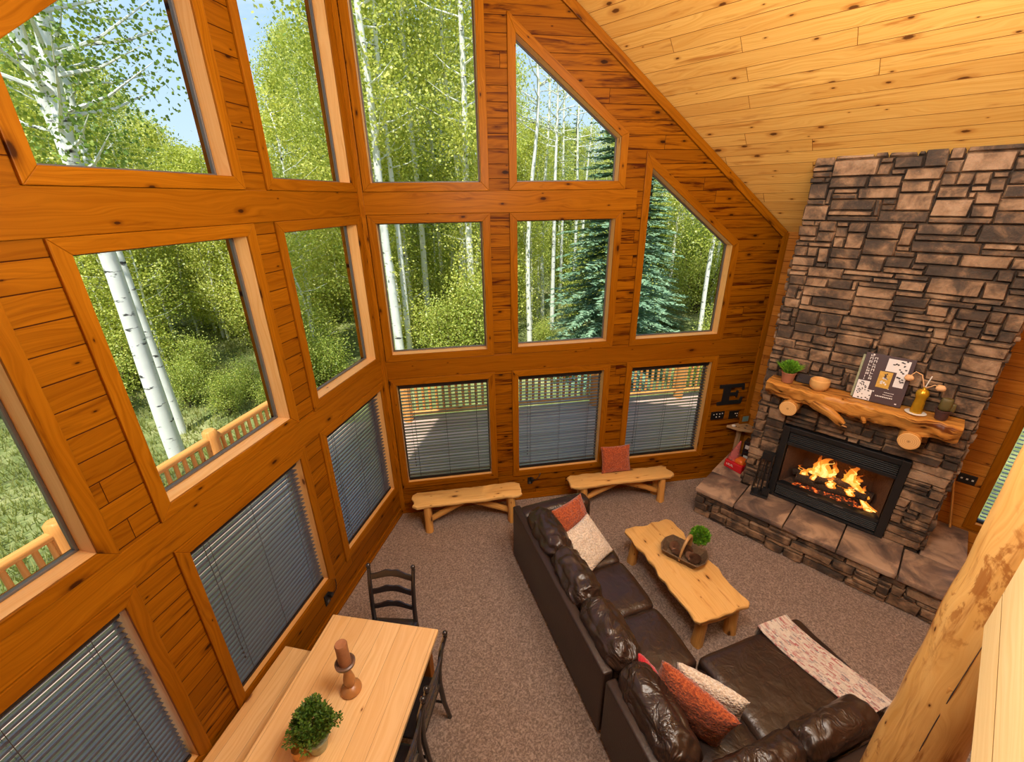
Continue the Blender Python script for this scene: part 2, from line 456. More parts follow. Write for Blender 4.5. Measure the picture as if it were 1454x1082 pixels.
def leafmat(name, a, b, c2, trans=.35, rough=.5):
    t = NT(name)
    ir = t.n('NewGeometry').outputs['Random Per Island']
    orr = t.n('ObjectInfo').outputs['Random']
    f = t.math('ADD', t.math('MULTIPLY', ir, .75), t.math('MULTIPLY', orr, .25))
    col = t.ramp(f, [(0.0, a), (.5, b), (1.0, c2)])
    p = t.n('BsdfPrincipled', {'Base Color': col, 'Roughness': rough, 'Specular IOR Level': .5})
    tl = t.n('BsdfTranslucent', {'Color': t.mix(.25, col, (.75, .72, .05))})
    mx = t.n('MixShader', {0: trans, 1: p.outputs[0], 2: tl.outputs[0]})
    t.t.links.new(mx.outputs[0], t.out.inputs[0]); return t.m
M['leaf_pot'] = leafmat('boxwood_leaf', (.03, .075, .010), (.075, .17, .018), (.22, .34, .05), .15)
M['leaf_grass'] = leafmat('bright_tuft_leaf', (.06, .20, .01), (.13, .36, .02), (.28, .52, .05), .2)
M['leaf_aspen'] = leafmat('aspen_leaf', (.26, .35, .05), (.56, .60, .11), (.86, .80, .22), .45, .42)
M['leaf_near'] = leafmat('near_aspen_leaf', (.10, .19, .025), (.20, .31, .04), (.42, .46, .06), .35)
M['leaf_shrub'] = leafmat('shrub_leaf', (.20, .30, .045), (.44, .50, .09), (.76, .72, .20), .4, .42)
M['needle'] = leafmat('spruce_needle', (.09, .17, .10), (.19, .32, .19), (.40, .54, .34), .1)
M['needle_y'] = leafmat('young_fir_needle', (.10, .17, .03), (.20, .28, .05), (.33, .38, .08), .2)
M['grass'] = leafmat('meadow_grass', (.15, .19, .035), (.30, .32, .08), (.52, .48, .20), .3)
def bark():
    t = NT('aspen_bark'); oc = t.n('TexCoord').outputs['Object']
    sp = t.n('SeparateXYZ', {0: oc})
    q = t.comb(t.math('MULTIPLY', sp.outputs[0], 3.0), t.math('MULTIPLY', sp.outputs[1], 3.0), t.math('MULTIPLY', sp.outputs[2], 9.0))
    n1 = t.noise(q, 1.0, 4, .6); n2 = t.noise(oc, 3, 3)
    c = t.mix(n2, (.66, .66, .60), (.86, .85, .78))
    c = t.mix(t.sstep(n1, .60, .68), c, (.05, .045, .04))
    return t.pbr(c, .8, t.bump(n1, .01, .4))
M['bark'] = bark()
M['bark_dark'] = simple('spruce_bark', (.13, .09, .065), .9, nz=9, var=.4, bump=.02)
def groundmat():
    t = NT('forest_ground'); oc = t.n('TexCoord').outputs['Object']
    n1 = t.noise(oc, .5, 5, .65); n2 = t.noise(oc, 7, 4)
    c = t.ramp(t.math('ADD', t.math('MULTIPLY', n1, .7), t.math('MULTIPLY', n2, .3)), [(.36, (.07, .07, .025)), (.48, (.16, .19, .05)), (.6, (.34, .33, .13)), (.7, (.46, .42, .22))])
    return t.pbr(c, .95, t.bump(n2, .1, .7))
M['ground'] = groundmat()
def deckmat():
    t = NT('deck_boards'); uv = t.n('UVMap').outputs[0]
    sp = t.n('SeparateXYZ', {0: uv}); u, v = sp.outputs[0], sp.outputs[1]
    row = t.math('DIVIDE', v, .145); ri = t.math('FLOOR', row); fr = t.math('FRACT', row)
    w = t.n('TexWhiteNoise', {'W': ri}, noise_dimensions='1D').outputs['Value']
    g = t.noise(t.comb(t.math('MULTIPLY', u, 1.5), t.math('MULTIPLY', v, 45.0)), 1.0, 3)
    c = t.mix(t.math('ADD', t.math('MULTIPLY', w, .5), t.math('MULTIPLY', g, .5)), (.30, .20, .16), (.55, .40, .33))
    e = t.math('MINIMUM', fr, t.math('SUBTRACT', 1.0, fr))
    c = t.mix(t.math('SUBTRACT', 1.0, t.sstep(e, .02, .05)), c, (.03, .02, .02))
    return t.pbr(c, .7)
M['deck'] = deckmat()
M['terracotta'] = simple('terracotta', (.33, .12, .06), .8, nz=25, bump=.003)
M['white_pot'] = simple('white_ceramic', (.72, .70, .66), .35)
M['tin_pot'] = simple('mossy_pot', (.34, .36, .22), .45, nz=30, var=.5)
M['turned_wood'] = simple('turned_oak', (.40, .17, .05), .35, nz=9, var=.25)
M['candle_top'] = simple('carved_candle', (.33, .135, .055), .5, nz=40, var=.2)
M['dark_cup'] = simple('dark_turned_rim', (.13, .07, .045), .4, nz=20, var=.3)
M['bowl_wood'] = simple('pale_bowl_wood', (.68, .38, .13), .4, nz=7, var=.2)
M['wicker'] = simple('dark_wicker', (.19, .115, .06), .7, nz=60, var=.7, bump=.01)
M['antler'] = simple('antler_horn', (.42, .24, .09), .4, nz=18, var=.45)
M['pinecone'] = simple('pinecone_brown', (.24, .115, .06), .7, nz=45, var=.6)
M['firebrick'] = simple('soot_firebrick', (.10, .045, .025), .9, nz=10, var=.4, bump=.01)
M['char_log'] = simple('charred_log', (.06, .032, .02), .9, nz=20, var=.6, bump=.02)
M['dark_brown_print'] = simple('dark_brown_cover', (.055, .030, .034), .5, nz=30, var=.08)
M['white_print'] = simple('white_print', (.72, .70, .70), .6, nz=15, var=.05)
M['gold_print'] = simple('gold_print', (.56, .33, .05), .5, nz=60, var=.5)
M['dark_ink'] = simple('dark_ink', (.04, .03, .03), .6)
M['gold_bottle'] = simple('gold_glaze', (.58, .33, .02), .18, metallic=.55, nz=14, var=.3)
M['dried_flower'] = simple('dried_flower', (.72, .42, .20), .7, nz=30, var=.3)
M['red_plastic'] = simple('red_plastic', (.55, .015, .02), .25, nz=10, var=.2)
M['pink_film'] = simple('pink_clear_film', (.62, .16, .15), .25, nz=8, var=.2, Alpha=.55)
M['orange_plastic'] = simple('orange_plastic', (.75, .16, .02), .3)
M['teal_print'] = simple('teal_picture', (.12, .22, .22), .5, nz=20, var=.3)
M['bark_board'] = pine('driftwood_board', (.34, .20, .09), (.50, .33, .17), (.14, .07, .03), (.03, .018, .01), streak=.7, knots=.9, rough=.6)
M['brown_pot'] = simple('dark_brown_pot', (.06, .025, .022), .6)
M['olive_leaf'] = simple('dried_olive_leaf', (.10, .075, .02), .6, nz=30, var=.4)
def emit(name, stops, strength, noise_amt=0.0):
    t = NT(name); oc = t.n('TexCoord').outputs['Generated']
    z = t.n('SeparateXYZ', {0: oc}).outputs[2]
    if noise_amt: z = t.math('ADD', z, t.math('MULTIPLY', t.math('SUBTRACT', t.noise(oc, 5, 3), .5), noise_amt))
    c = t.ramp(z, stops)
    e = t.n('Emission', {'Color': c, 'Strength': strength})
    tr = t.n('BsdfTransparent')
    fac = t.ramp(z, [(0.0, .55), (.25, .9), (.6, .8), (1.0, .12)])
    mx = t.n('MixShader', {0: fac, 1: tr.outputs[0], 2: e.outputs[0]})
    t.t.links.new(mx.outputs[0], t.out.inputs[0]); return t.m
def flamemat(name, stops, strength, a):
    t = NT(name); oc = t.n('TexCoord').outputs['Generated']; ob = t.n('TexCoord').outputs['Object']
    z = t.n('SeparateXYZ', {0: oc}).outputs[2]
    nz = t.noise(ob, 26, 3, .6, 1.0)
    zz = t.math('ADD', z, t.math('MULTIPLY', t.math('SUBTRACT', nz, .5), .5))
    e = t.n('Emission', {'Color': t.ramp(zz, stops), 'Strength': strength})
    fac = t.math('MULTIPLY', t.ramp(zz, [(0.0, .35), (.2, .95), (.6, .75), (1.0, .0)]), a)
    mx = t.n('MixShader', {0: fac, 1: t.n('BsdfTransparent').outputs[0], 2: e.outputs[0]})
    t.t.links.new(mx.outputs[0], t.out.inputs[0]); return t.m
M['flame'] = flamemat('flame_outer', [(0.0, (.9, .16, .01)), (.4, (1, .32, .03)), (1.0, (.8, .08, .005))], 2.0, .55)
M['flame_core'] = flamemat('flame_core', [(0.0, (1, .40, .06)), (.35, (1, .72, .28)), (.8, (1, .45, .08)), (1.0, (1, .2, .02))], 2.6, .85)
def ember():
    t = NT('ember_bed'); oc = t.n('TexCoord').outputs['Object']
    n = t.noise(oc, 22, 3, .7)
    e = t.n('BsdfPrincipled', {'Base Color': (.03, .015, .01), 'Roughness': .9, 'Emission Color': t.ramp(n, [(.45, (.25, .01, .002)), (.6, (1, .12, .01)), (.75, (1, .5, .1))]),
        'Emission Strength': t.math('MULTIPLY', t.sstep(n, .47, .68), 1.6)})
    t.t.links.new(e.outputs[0], t.out.inputs[0]); return t.m
M['ember'] = ember()
# ------------------------------------------------------------------ measured layout
AR, AL = radians(35.11), radians(33.817)
XE, YE, ZE = 4.228, -2.973, 3.629           # right end of the prow wall
SLOPE = .93; ZR = ZE + SLOPE * XE           # ridge height
SE_R = XE / cos(AR); SE_L = XE / cos(AL); YE_L = -SE_L * sin(AL)
YB = -8.6
T_R, N_R = Vector((cos(AR), -sin(AR), 0)), Vector((sin(AR), cos(AR), 0))
T_L, N_L = Vector((cos(AL), sin(AL), 0)), Vector((-sin(AL), cos(AL), 0))
UPV = Vector((0, 0, 1))
WR = frame(T_R, N_R, UPV); WL = frame(T_L, N_L, UPV)      # local (s, outward, z)

def inset(poly, w):
    n = len(poly); out = []
    for i in range(n):
        p0, p1, p2 = Vector(poly[i - 1]), Vector(poly[i]), Vector(poly[(i + 1) % n])
        d1 = (p1 - p0).normalized(); d2 = (p2 - p1).normalized()
        n1 = Vector((-d1.y, d1.x)); n2 = Vector((-d2.y, d2.x))
        a = p1 + n1 * w; b = p1 + n2 * w
        det = d1.x * -d2.y + d2.x * d1.y
        t = ((b - a).x * -d2.y + d2.x * (b - a).y) / det
        out.append(tuple(a + d1 * t))
    return out

def ring(mb, outer, inner, d0, d1):
    """mitred boards between two outlines, extruded from depth d0 to d1 (local y)."""
    n = len(outer)
    for i in range(n):
        j = (i + 1) % n
        o0, o1, i1, i0 = outer[i], outer[j], inner[j], inner[i]
        L = (Vector(o1) - Vector(o0)).length; off = (rnd.uniform(0, 30), rnd.uniform(0, 30))
        e = (Vector(o1) - Vector(o0)).normalized(); nn = Vector((-e.y, e.x))
        uv2 = lambda p: (off[0] + (Vector(p) - Vector(o0)).dot(e), off[1] + (Vector(p) - Vector(o0)).dot(nn))
        P = lambda p, d: (p[0], d, p[1])
        b = len(mb.v)
        q = [o0, o1, i1, i0]
        mb.v += [P(p, d0) for p in q] + [P(p, d1) for p in q]
        mb.f.append((b, b + 1, b + 2, b + 3)); mb.uv.append([uv2(p) for p in q])
        mb.f.append((b + 7, b + 6, b + 5, b + 4)); mb.uv.append([uv2(p) for p in reversed(q)])
        for k in range(4):
            k2 = (k + 1) % 4
            a_, b_ = uv2(q[k]), uv2(q[k2])
            mb.f.append((b + k, b + 4 + k, b + 4 + k2, b + k2))
            mb.uv.append([a_, (a_[0], a_[1] + abs(d1 - d0)), (b_[0], b_[1] + abs(d1 - d0)), b_])

def wall_mesh(mb, outer, holes, d0, d1):
    pts = [Vector(p) for p in outer]; faces = []
    edges = [(i, (i + 1) % len(outer)) for i in range(len(outer))]
    for h in holes:
        b = len(pts); pts += [Vector(p) for p in h]
        edges += [(b + i, b + (i + 1) % len(h)) for i in range(len(h))]
    r = delaunay_2d_cdt(pts, edges, [], 0, 1e-6)
    vs, fs = r[0], r[2]
    def inside(p, poly):
        c = False
        for i in range(len(poly)):
            x1, y1 = poly[i]; x2, y2 = poly[i - 1]
            if (y1 > p[1]) != (y2 > p[1]) and p[0] < (x2 - x1) * (p[1] - y1) / (y2 - y1) + x1: c = not c
        return c
    for f in fs:
        c = sum((vs[i] for i in f), Vector((0, 0))) / len(f)
        if not inside(c, outer) or any(inside(c, h) for h in holes): continue
        mb.quad([(vs[i].x, d0, vs[i].y) for i in f], [(vs[i].x, vs[i].y) for i in f])
        mb.quad([(vs[i].x, d1, vs[i].y) for i in reversed(f)], [(vs[i].x, vs[i].y) for i in reversed(f)])
    for poly in [outer] + holes:
        for i in range(len(poly)):
            a, b = poly[i - 1], poly[i]
            mb.quad([(a[0], d0, a[1]), (a[0], d1, a[1]), (b[0], d1, b[1]), (b[0], d0, b[1])], [(0, 0), (.2, 0), (.2, .2), (0, .2)])

CW = .085      # casing width
GD = .125      # glass depth
win_no = [0]
def window(Mw, outer, sun=False):
    win_no[0] += 1
    w = sroot('window_%d' % win_no[0], Mw)
    op = inset(outer, CW)
    mb = MB(); ring(mb, outer, op, 0.0, -.02); mb.build('casing', M['trim_pine'], w, bevel=.004, merge=False)
    mb = MB(); ring(mb, inset(op, -.018), op, -.001, .15); mb.build('jamb', M['jamb_pine'], w)
    fr = inset(op, .016)
    mb = MB(); ring(mb, op, fr, GD - .014, GD + .014); mb.build('sash', M['bronze'], w, bevel=.003)
    mb = MB()
    n = len(fr); b = 0
    mb.v = [(p[0], GD - .003, p[1]) for p in fr] + [(p[0], GD + .003, p[1]) for p in fr]
    mb.f = [tuple(range(n)), tuple(range(2 * n - 1, n - 1, -1))] + [(k, k + n, (k + 1) % n + n, (k + 1) % n) for k in range(n)]
    mb.uv = [[(0, 0)] * len(f) for f in mb.f]
    mb.build('pane', M['glass'], w)
    return op

R_S = [(.065, 1.381), (1.602, 2.933), (3.163, 4.506)]
L_S = [(.026, 1.327), (1.549, 2.857), (3.108, 4.43)]
Z1B, Z1T, Z2B, Z2T, Z3B = .409, 2.026, 2.257, 3.917, 4.143
def polys(S):
    sl = (5.713 - 4.709) / (S[1][1] - S[1][0])
    a3 = 5.713 + sl * .221 + .0
    return {
        'A1': [(S[0][0], Z1B), (S[0][1], Z1B), (S[0][1], Z1T), (S[0][0], Z1T)],
        'B1': [(S[1][0], Z1B), (S[1][1], Z1B), (S[1][1], Z1T), (S[1][0], Z1T)],
        'C1': [(S[2][0], Z1B), (S[2][1], Z1B), (S[2][1], Z1T), (S[2][0], Z1T)],
        'A2': [(S[0][0], Z2B), (S[0][1], Z2B), (S[0][1], Z2T), (S[0][0], Z2T)],
        'B2': [(S[1][0], Z2B), (S[1][1], Z2B), (S[1][1], Z2T), (S[1][0], Z2T)],
        'C2': [(S[2][0], Z2B), (S[2][1], Z2B), (S[2][1], 3.525), (S[2][0], 4.528)],
        'A3': [(S[0][0], Z3B), (S[0][1], Z3B), (S[0][1], a3 + .02), (S[0][0], a3 + .02 + sl * 1.3)],
        'B3': [(S[1][0], Z3B), (S[1][1], Z3B), (S[1][1], 4.709), (S[1][0], 5.713)],
    }
def mirror(poly): return [(-x, z) for x, z in reversed(poly)]
PR = polys(R_S); PL = {k: mirror(v) for k, v in polys(L_S).items()}

# floor, ceilings, walls
mb = MB(); mb.prism([(-XE - .2, YB - .2), (XE + .2, YB - .2), (XE + .2, YE), (.0, .12), (-XE - .2, YE_L)], -.18, 0.0)
struct('floor', mb, M['carpet'])

holesR = {k: inset(p, CW - .018) for k, p in PR.items()}
holesL = {k: inset(p, CW - .018) for k, p in PL.items()}
mb = MB(); wall_mesh(mb, [(0, -.1), (SE_R + .1, -.1), (SE_R + .1, ZE - .06), (0, ZR + .03)], list(holesR.values()), 0, .2)
struct('wall_prow_right', mb, M['wall_pine']).matrix_world = WR
mb = MB(); wall_mesh(mb, [(-SE_L - .1, -.1), (0, -.1), (0, ZR + .03), (-SE_L - .1, ZE - .06)], list(holesL.values()), 0, .2)
struct('wall_prow_left', mb, M['wall_pine_calm']).matrix_world = WL

OPR = {k: window(WR, PR[k]) for k in ('A1', 'B1', 'C1', 'A2', 'B2', 'C2', 'A3', 'B3')}
OPL = {k: window(WL, PL[k]) for k in ('A1', 'B1', 'C1', 'A2', 'B2', 'C2', 'A3', 'B3')}

# side wall with its window (right), plain side wall (left), back gable
WS = frame(Vector((0, -1, 0)), Vector((1, 0, 0)), UPV, (XE, 0, 0))       # local s = -y
SWIN = [(5.44, .455), (6.9, .455), (6.9, 2.026), (5.44, 2.026)]
mb = MB(); wall_mesh(mb, [(-YE - .1, -.1), (-YB + .1, -.1), (-YB + .1, ZE + .05), (-YE - .1, ZE + .05)], [inset(SWIN, CW - .018)], 0, .2)
struct('wall_side_right', mb, M['side_pine']).matrix_world = WS
OPS = window(WS, SWIN)
mb = MB(); mb.box((-XE - .1, (YB + YE_L) / 2, ZE / 2), (.2, YE_L - YB + .2, ZE + .1), grain=1); struct('wall_side_left', mb, M['side_pine'])
mb = MB(); mb.prism([(-XE - .2, -.1), (XE + .2, -.1), (XE + .2, ZE - .15), (0, ZR + .05), (-XE - .2, ZE - .15)], 0, .2, M=Matrix(((1, 0, 0), (0, 0, -1), (0, 1, 0))), c=(0, YB, 0))
struct('wall_back', mb, M['side_pine'])

sl_len = sqrt(XE ** 2 + (XE * SLOPE) ** 2)
for sg, nm in ((1, 'ceiling_right'), (-1, 'ceiling_left')):
    d = Vector((sg * XE, 0, ZE - ZR)).normalized()
    nrm = Vector((sg * SLOPE, 0, 1)).normalized()
    mb = MB()
    a = Vector((0, 0, ZR)); e = Vector((sg * (XE + .7), 0, ZE - SLOPE * .7))
    # prow eave: roof edge follows the prow plan with a small overhang
    ye = (YE if sg > 0 else YE_L)
    p = [a + Vector((0, .35, 0)), e + Vector((0, ye - .1, 0)), e + Vector((0, YB - .3, 0)), a + Vector((0, YB - .3, 0))]
    uvp = lambda q: (q.y, (q - a).dot(d))
    lo = [q for q in p]; hi = [q + nrm * .2 for q in p]
    mb.quad(lo, [uvp(q) for q in lo]); mb.quad(list(reversed(hi)), [uvp(q) for q in reversed(hi)])
    for i in range(4):
        j = (i + 1) % 4; mb.quad([lo[i], hi[i], hi[j], lo[j]])
    struct(nm, mb, M['ceil_pine'], fixn=True)

# trims
tr = [0]
def trim(Mw, c, size, grain, bevel=.004, R=None, mat='trim_pine'):
    tr[0] += 1
    mb = MB(); mb.box(c, size, M=R, grain=grain)
    o = struct('trim_%d' % tr[0], mb, M[mat], bevel=bevel)
    if Mw is not None: o.matrix_world = Mw
    return o
# belt boards between the window rows
trim(WR, (SE_R / 2, -.006, (Z1T + Z2B) / 2), (SE_R - .02, .012, Z2B - Z1T - .004), 0)
trim(WL, (-SE_L / 2, -.006, (Z1T + Z2B) / 2), (SE_L - .02, .012, Z2B - Z1T - .004), 0)
trim(WR, (1.555, -.006, (Z2T + Z3B) / 2), (3.07, .012, Z3B - Z2T - .004), 0)
trim(WL, (-1.53, -.006, (Z2T + Z3B) / 2), (3.02, .012, Z3B - Z2T - .004), 0)
# prow corner boards
trim(WR, (.03, -.012, ZR / 2), (.052, .024, ZR - .1), 2)
trim(WL, (-.012, -.012, ZR / 2), (.02, .024, ZR - .1), 2)
# end corner board and rake boards
trim(WR, (SE_R - .035, -.012, ZE / 2), (.075, .026, ZE - .02), 2)
sl_r = atan2(ZR - ZE, SE_R)
for Mw, sg, se in ((WR, 1, SE_R), (WL, -1, SE_L)):
    R = Matrix.Rotation(sg * atan2(ZR - ZE, se), 3, 'Y')
    L = sqrt(se ** 2 + (ZR - ZE) ** 2)
    nn = Vector((-(ZR - ZE) * sg, 0, -se)).normalized()
    c = Vector((sg * se / 2, -.014, (ZR + ZE) / 2)) + nn * .055
    trim(Mw, c, (L - .06, .028, .085), 0, R=R)
# baseboards
for nm, Mw, a, b in (('baseboard_prow_right', WR, .02, SE_R - .02), ('baseboard_prow_left', WL, -SE_L + .02, -.02), ('baseboard_side_right', WS, -YE + .03, 8.5)):
    mb = MB(); mb.box(((a + b) / 2, -.009, .045), (b - a, .018, .09), grain=0)
    mb.box(((a + b) / 2, -.016, .012), (b - a, .032, .024), grain=0)
    struct(nm, mb, M['trim_pine'], bevel=.003).matrix_world = Mw

# loft behind and beside the camera: floor slab, pine guard wall, log post
mb = MB(); mb.box((-2.35, -6.85, 2.83), (3.7, 3.4, .24), grain=0); struct('floor_loft', mb, M['ceil_pine'])
g0 = Vector((-.44, -5.0, 0)); g1 = Vector((-1.003, -4.978, 0)); gd = (g1 - g0).normalized()
gn = Vector((gd.y, -gd.x, 0))
mb = MB()
mb.box((1.2, 0, 3.17), (2.4, .09, .96), grain=0)
o = struct('wall_loft_guard', mb, M['guard_pine'], bevel=.006)
o.matrix_world = frame(gd, UPV.cross(gd), UPV, g0 + Vector((0, 0, 0)) + (UPV.cross(gd)) * .045)

# ------------------------------------------------------------------ blinds
def blind(Mw, op, label, group='dark slatted blinds', tilt=-6):
    s0 = min(p[0] for p in op) + .012; s1 = max(p[0] for p in op) - .012
    z0 = min(p[1] for p in op); z1 = max(p[1] for p in op)
    b = thing('window_blind', label, 'blind', group=group, M=Mw @ Matrix.Translation((0, 0, 0)))
    c = (s0 + s1) / 2; w = s1 - s0; D = .062
    mb = MB(); mb.box((c, D, z1 - .032), (w, .06, .06)); mb.build('headrail', M['blind_dark'], b, bevel=.004)
    mb = MB()
    n = int((z1 - z0 - .09) / .0445)
    zz = [z0 + .045 + i * (z1 - z0 - .115) / (n - 1) for i in range(n)]
    for i, z in enumerate(zz):
        tl = radians(tilt + rnd.uniform(-1.5, 1.5)); cr = .0035
        for k in range(4):            # curved slat section
            y0, y1 = -.025 + k * .0125, -.0125 + k * .0125
            h0, h1 = cr * (1 - (y0 / .025) ** 2), cr * (1 - (y1 / .025) ** 2)
            sag = rnd.uniform(-.0012, .0012)
            P = lambda x, y, h: (x, D + y * cos(tl) - h * sin(tl), z + y * sin(tl) + h * cos(tl) + sag)
            mb.quad([P(s0 + .004, y0, h0), P(s1 - .004, y0, h0), P(s1 - .004, y1, h1), P(s0 + .004, y1, h1)])
            mb.quad([P(s0 + .004, y1, h1 - .0025), P(s1 - .004, y1, h1 - .0025), P(s1 - .004, y0, h0 - .0025), P(s0 + .004, y0, h0 - .0025)])
    mb.build('slats', M['blind_slat'], b)
    mb = MB(); mb.box((c, D, z0 + .016), (w, .052, .022)); mb.build('bottom_rail', M['blind_dark'], b, bevel=.003)
    for k in range(3):
        x = s0 + w * (.14 + .36 * k)
        mb = MB()
        for dy in (-.029, .029):
            mb.tube([(x, D + dy, z0 + .02), (x, D + dy, z1 - .05)], .0016, n=5)
        mb.build('ladder_cord', M['cord'], b)
    x = s0 + w * .1
    mb = MB(); mb.tube([(x, D - .036, z1 - .06), (x, D - .04, z0 + .35)], .002, n=5)
    for q in range(3): mb.lathe([(.001, 0), (.006, .006), (.006, .022), (.001, .028)], 8, (x, D - .04, z0 + .33 - q * .05))
    mb.build('pull_cord', M['cord'], b)
    return b
blind(WR, OPR['A1'], 'dark slatted blind above the left log bench, beside the wall corner, sunlit deck behind it')
blind(WR, OPR['B1'], 'dark slatted blind in the middle window between the two log benches')
blind(WR, OPR['C1'], 'dark slatted blind nearest the fireplace, behind the bench with the rust pillow')
blind(WL, OPL['A1'], 'narrow dark blind on the dining side, closest to the wall corner')
blind(WL, OPL['B1'], 'large dark slatted blind beside the far half of the dining table')
blind(WL, OPL['C1'], 'dark slatted blind in the nearest dining side window, cut off by the picture edge')
blind(WS, OPS, 'dark slatted blind with bright light behind it, beyond the chimney and log post')

# wall hardware
def plate(Mw, s, z, w, h, label, holes, cord=False, name='outlet_plate', cat='outlet'):
    t = thing(name, label, cat, M=Mw @ Matrix.Translation((s, -.001, z)))
    mb = MB(); mb.box((0, -.006, 0), (w, .012, h)); mb.build('cover', M['black_satin'], t, bevel=.004)
    for (x, y, a, b) in holes:
        mb = MB(); mb.box((x, -.014, y), (a, .006, b)); mb.build('switch' if a < .02 else 'socket', M['white_plastic'] if a < .02 else M['bronze'], t, bevel=.002)
    if cord:
        mb = MB(); mb.box((.03, -.03, .03), (.045, .05, .04)); mb.build('plug', M['black_satin'], t, bevel=.008)
        mb = MB(); mb.tube([(.045, -.05, .03), (.09, -.06, .05), (.13, -.04, .09), (.16, -.01, .12)], .005, n=6); mb.build('cable', M['black_satin'], t, smooth=60)
    return t
sw = [(-.065, .02, .014, .014), (-.02, .025, .014, .014), (-.02, -.02, .014, .014), (.03, .025, .014, .014), (.03, -.02, .014, .014), (.07, .03, .014, .014)]
plate(WR, 4.662, 1.078, .21, .125, 'black wall plate with small white switches under the letter, nearer the window', sw, name='switch_plate', cat='switch')
plate(WR, 4.925, 1.066, .15, .125, 'smaller black wall plate with a plug in it, under the letter, nearer the fireplace', [(.02, .02, .014, .014), (.05, .02, .014, .014), (.05, -.02, .014, .014)], name='switch_plate', cat='switch')
plate(WR, 1.845, .30, .07, .115, 'black outlet with a plug and cable low between the two log benches', [(0, -.03, .03, .03)], True)
plate(WL, -1.715, .30, .08, .13, 'black outlet with a plug low on the wall past the dining table', [(0, -.03, .03, .03)], True)
plate(WS, 5.317, 1.058, .15, .115, 'black three-knob plate on the dim wall between chimney and log post', [(-.045, 0, .018, .018), (0, 0, .018, .018), (.045, 0, .018, .018)], name='switch_plate', cat='switch')
# letter
def letter():
    w, h = .40, .32; th = .018
    pts = [(-.20, -.16), (.185, -.16), (.20, -.055), (.165, -.055), (.15, -.10), (-.02, -.10), (-.02, -.022), (.075, -.022), (.085, -.05), (.11, -.05), (.11, .055), (.085, .055), (.075, .028), (-.02, .028), (-.02, .105), (.15, .105), (.165, .065), (.20, .065), (.185, .16), (-.20, .16), (-.20, .115), (-.13, .105), (-.13, -.105), (-.20, -.115)]
    mb = MB(); Mx = Matrix(((1, 0, 0), (0, 0, -1), (0, 1, 0)))
    mb.prism(pts, 0, th, M=Mx)
    o = mb.build('wall_letter', M['black_metal'], None, bevel=.003)
    o.matrix_world = WR @ Matrix.Translation((4.81, -.004, 1.41))
    tag(o, 'black metal slab-serif letter E hung on the pine wall by the fireplace', 'letter')
letter()
# ------------------------------------------------------------------ fireplace
CHX, CY0, CY1 = 3.384, -3.297, -5.123      # stone face, left and right edge
HX, HY0, HY1, HZ = 2.838, -2.904, -5.50, .428
FY0, FY1, FZ0, FZ1 = -3.615, -4.815, .432, 1.448

def ledge(mb, w, h, skip=None, cell=.052, depth=.05, seed=1, minh=1, maxh=4, edge=True):
    """ledge-stone facing on local plane: x 0..w, z 0..h, stones bulge to -y."""
    r = random.Random(seed)
    nx, nz = max(1, round(w / cell)), max(1, round(h / cell))
    cx, cz = w / nx, h / nz
    occ = [[False] * nx for _ in range(nz)]
    if skip:
        for j in range(nz):
            for i in range(nx):
                if skip[0] < (i + .5) * cx < skip[1] and skip[2] < (j + .5) * cz < skip[3]: occ[j][i] = True
    for j in range(nz):
        for i in range(nx):
            if occ[j][i]: continue
            hh = r.choice([1, 1, 1, 2, 2, 2, 2, 3])
            hh = max(minh, min(hh, maxh, nz - j))
            ww = r.choice([2, 4, 4, 5, 6, 7, 8, 9]) if hh < 3 else r.choice([4, 5, 6, 7])
            if edge and (i == 0): ww = r.choice([2, 3, 4])
            k = 0
            while k < ww and i + k < nx and not occ[j][i + k]: k += 1
            ww = k
            if i + ww == nx - 1 and not occ[j][nx - 1]: ww += 1
            while hh > 1 and any(occ[j + b][i + a] for a in range(ww) for b in range(hh)): hh -= 1
            for a in range(ww):
                for b in range(hh): occ[j + b][i + a] = True
            g = .0028
            x0, x1 = i * cx + g + r.uniform(-.003, .003), (i + ww) * cx - g + r.uniform(-.003, .003)
            z0, z1 = j * cz + g, (j + hh) * cz - g
            if edge and i == 0: x0 -= r.uniform(0, .02)
            if edge and i + ww == nx: x1 += r.uniform(0, .02)
            rock(mb, x0, x1, z0, z1, depth + r.uniform(-.016, .016), r)

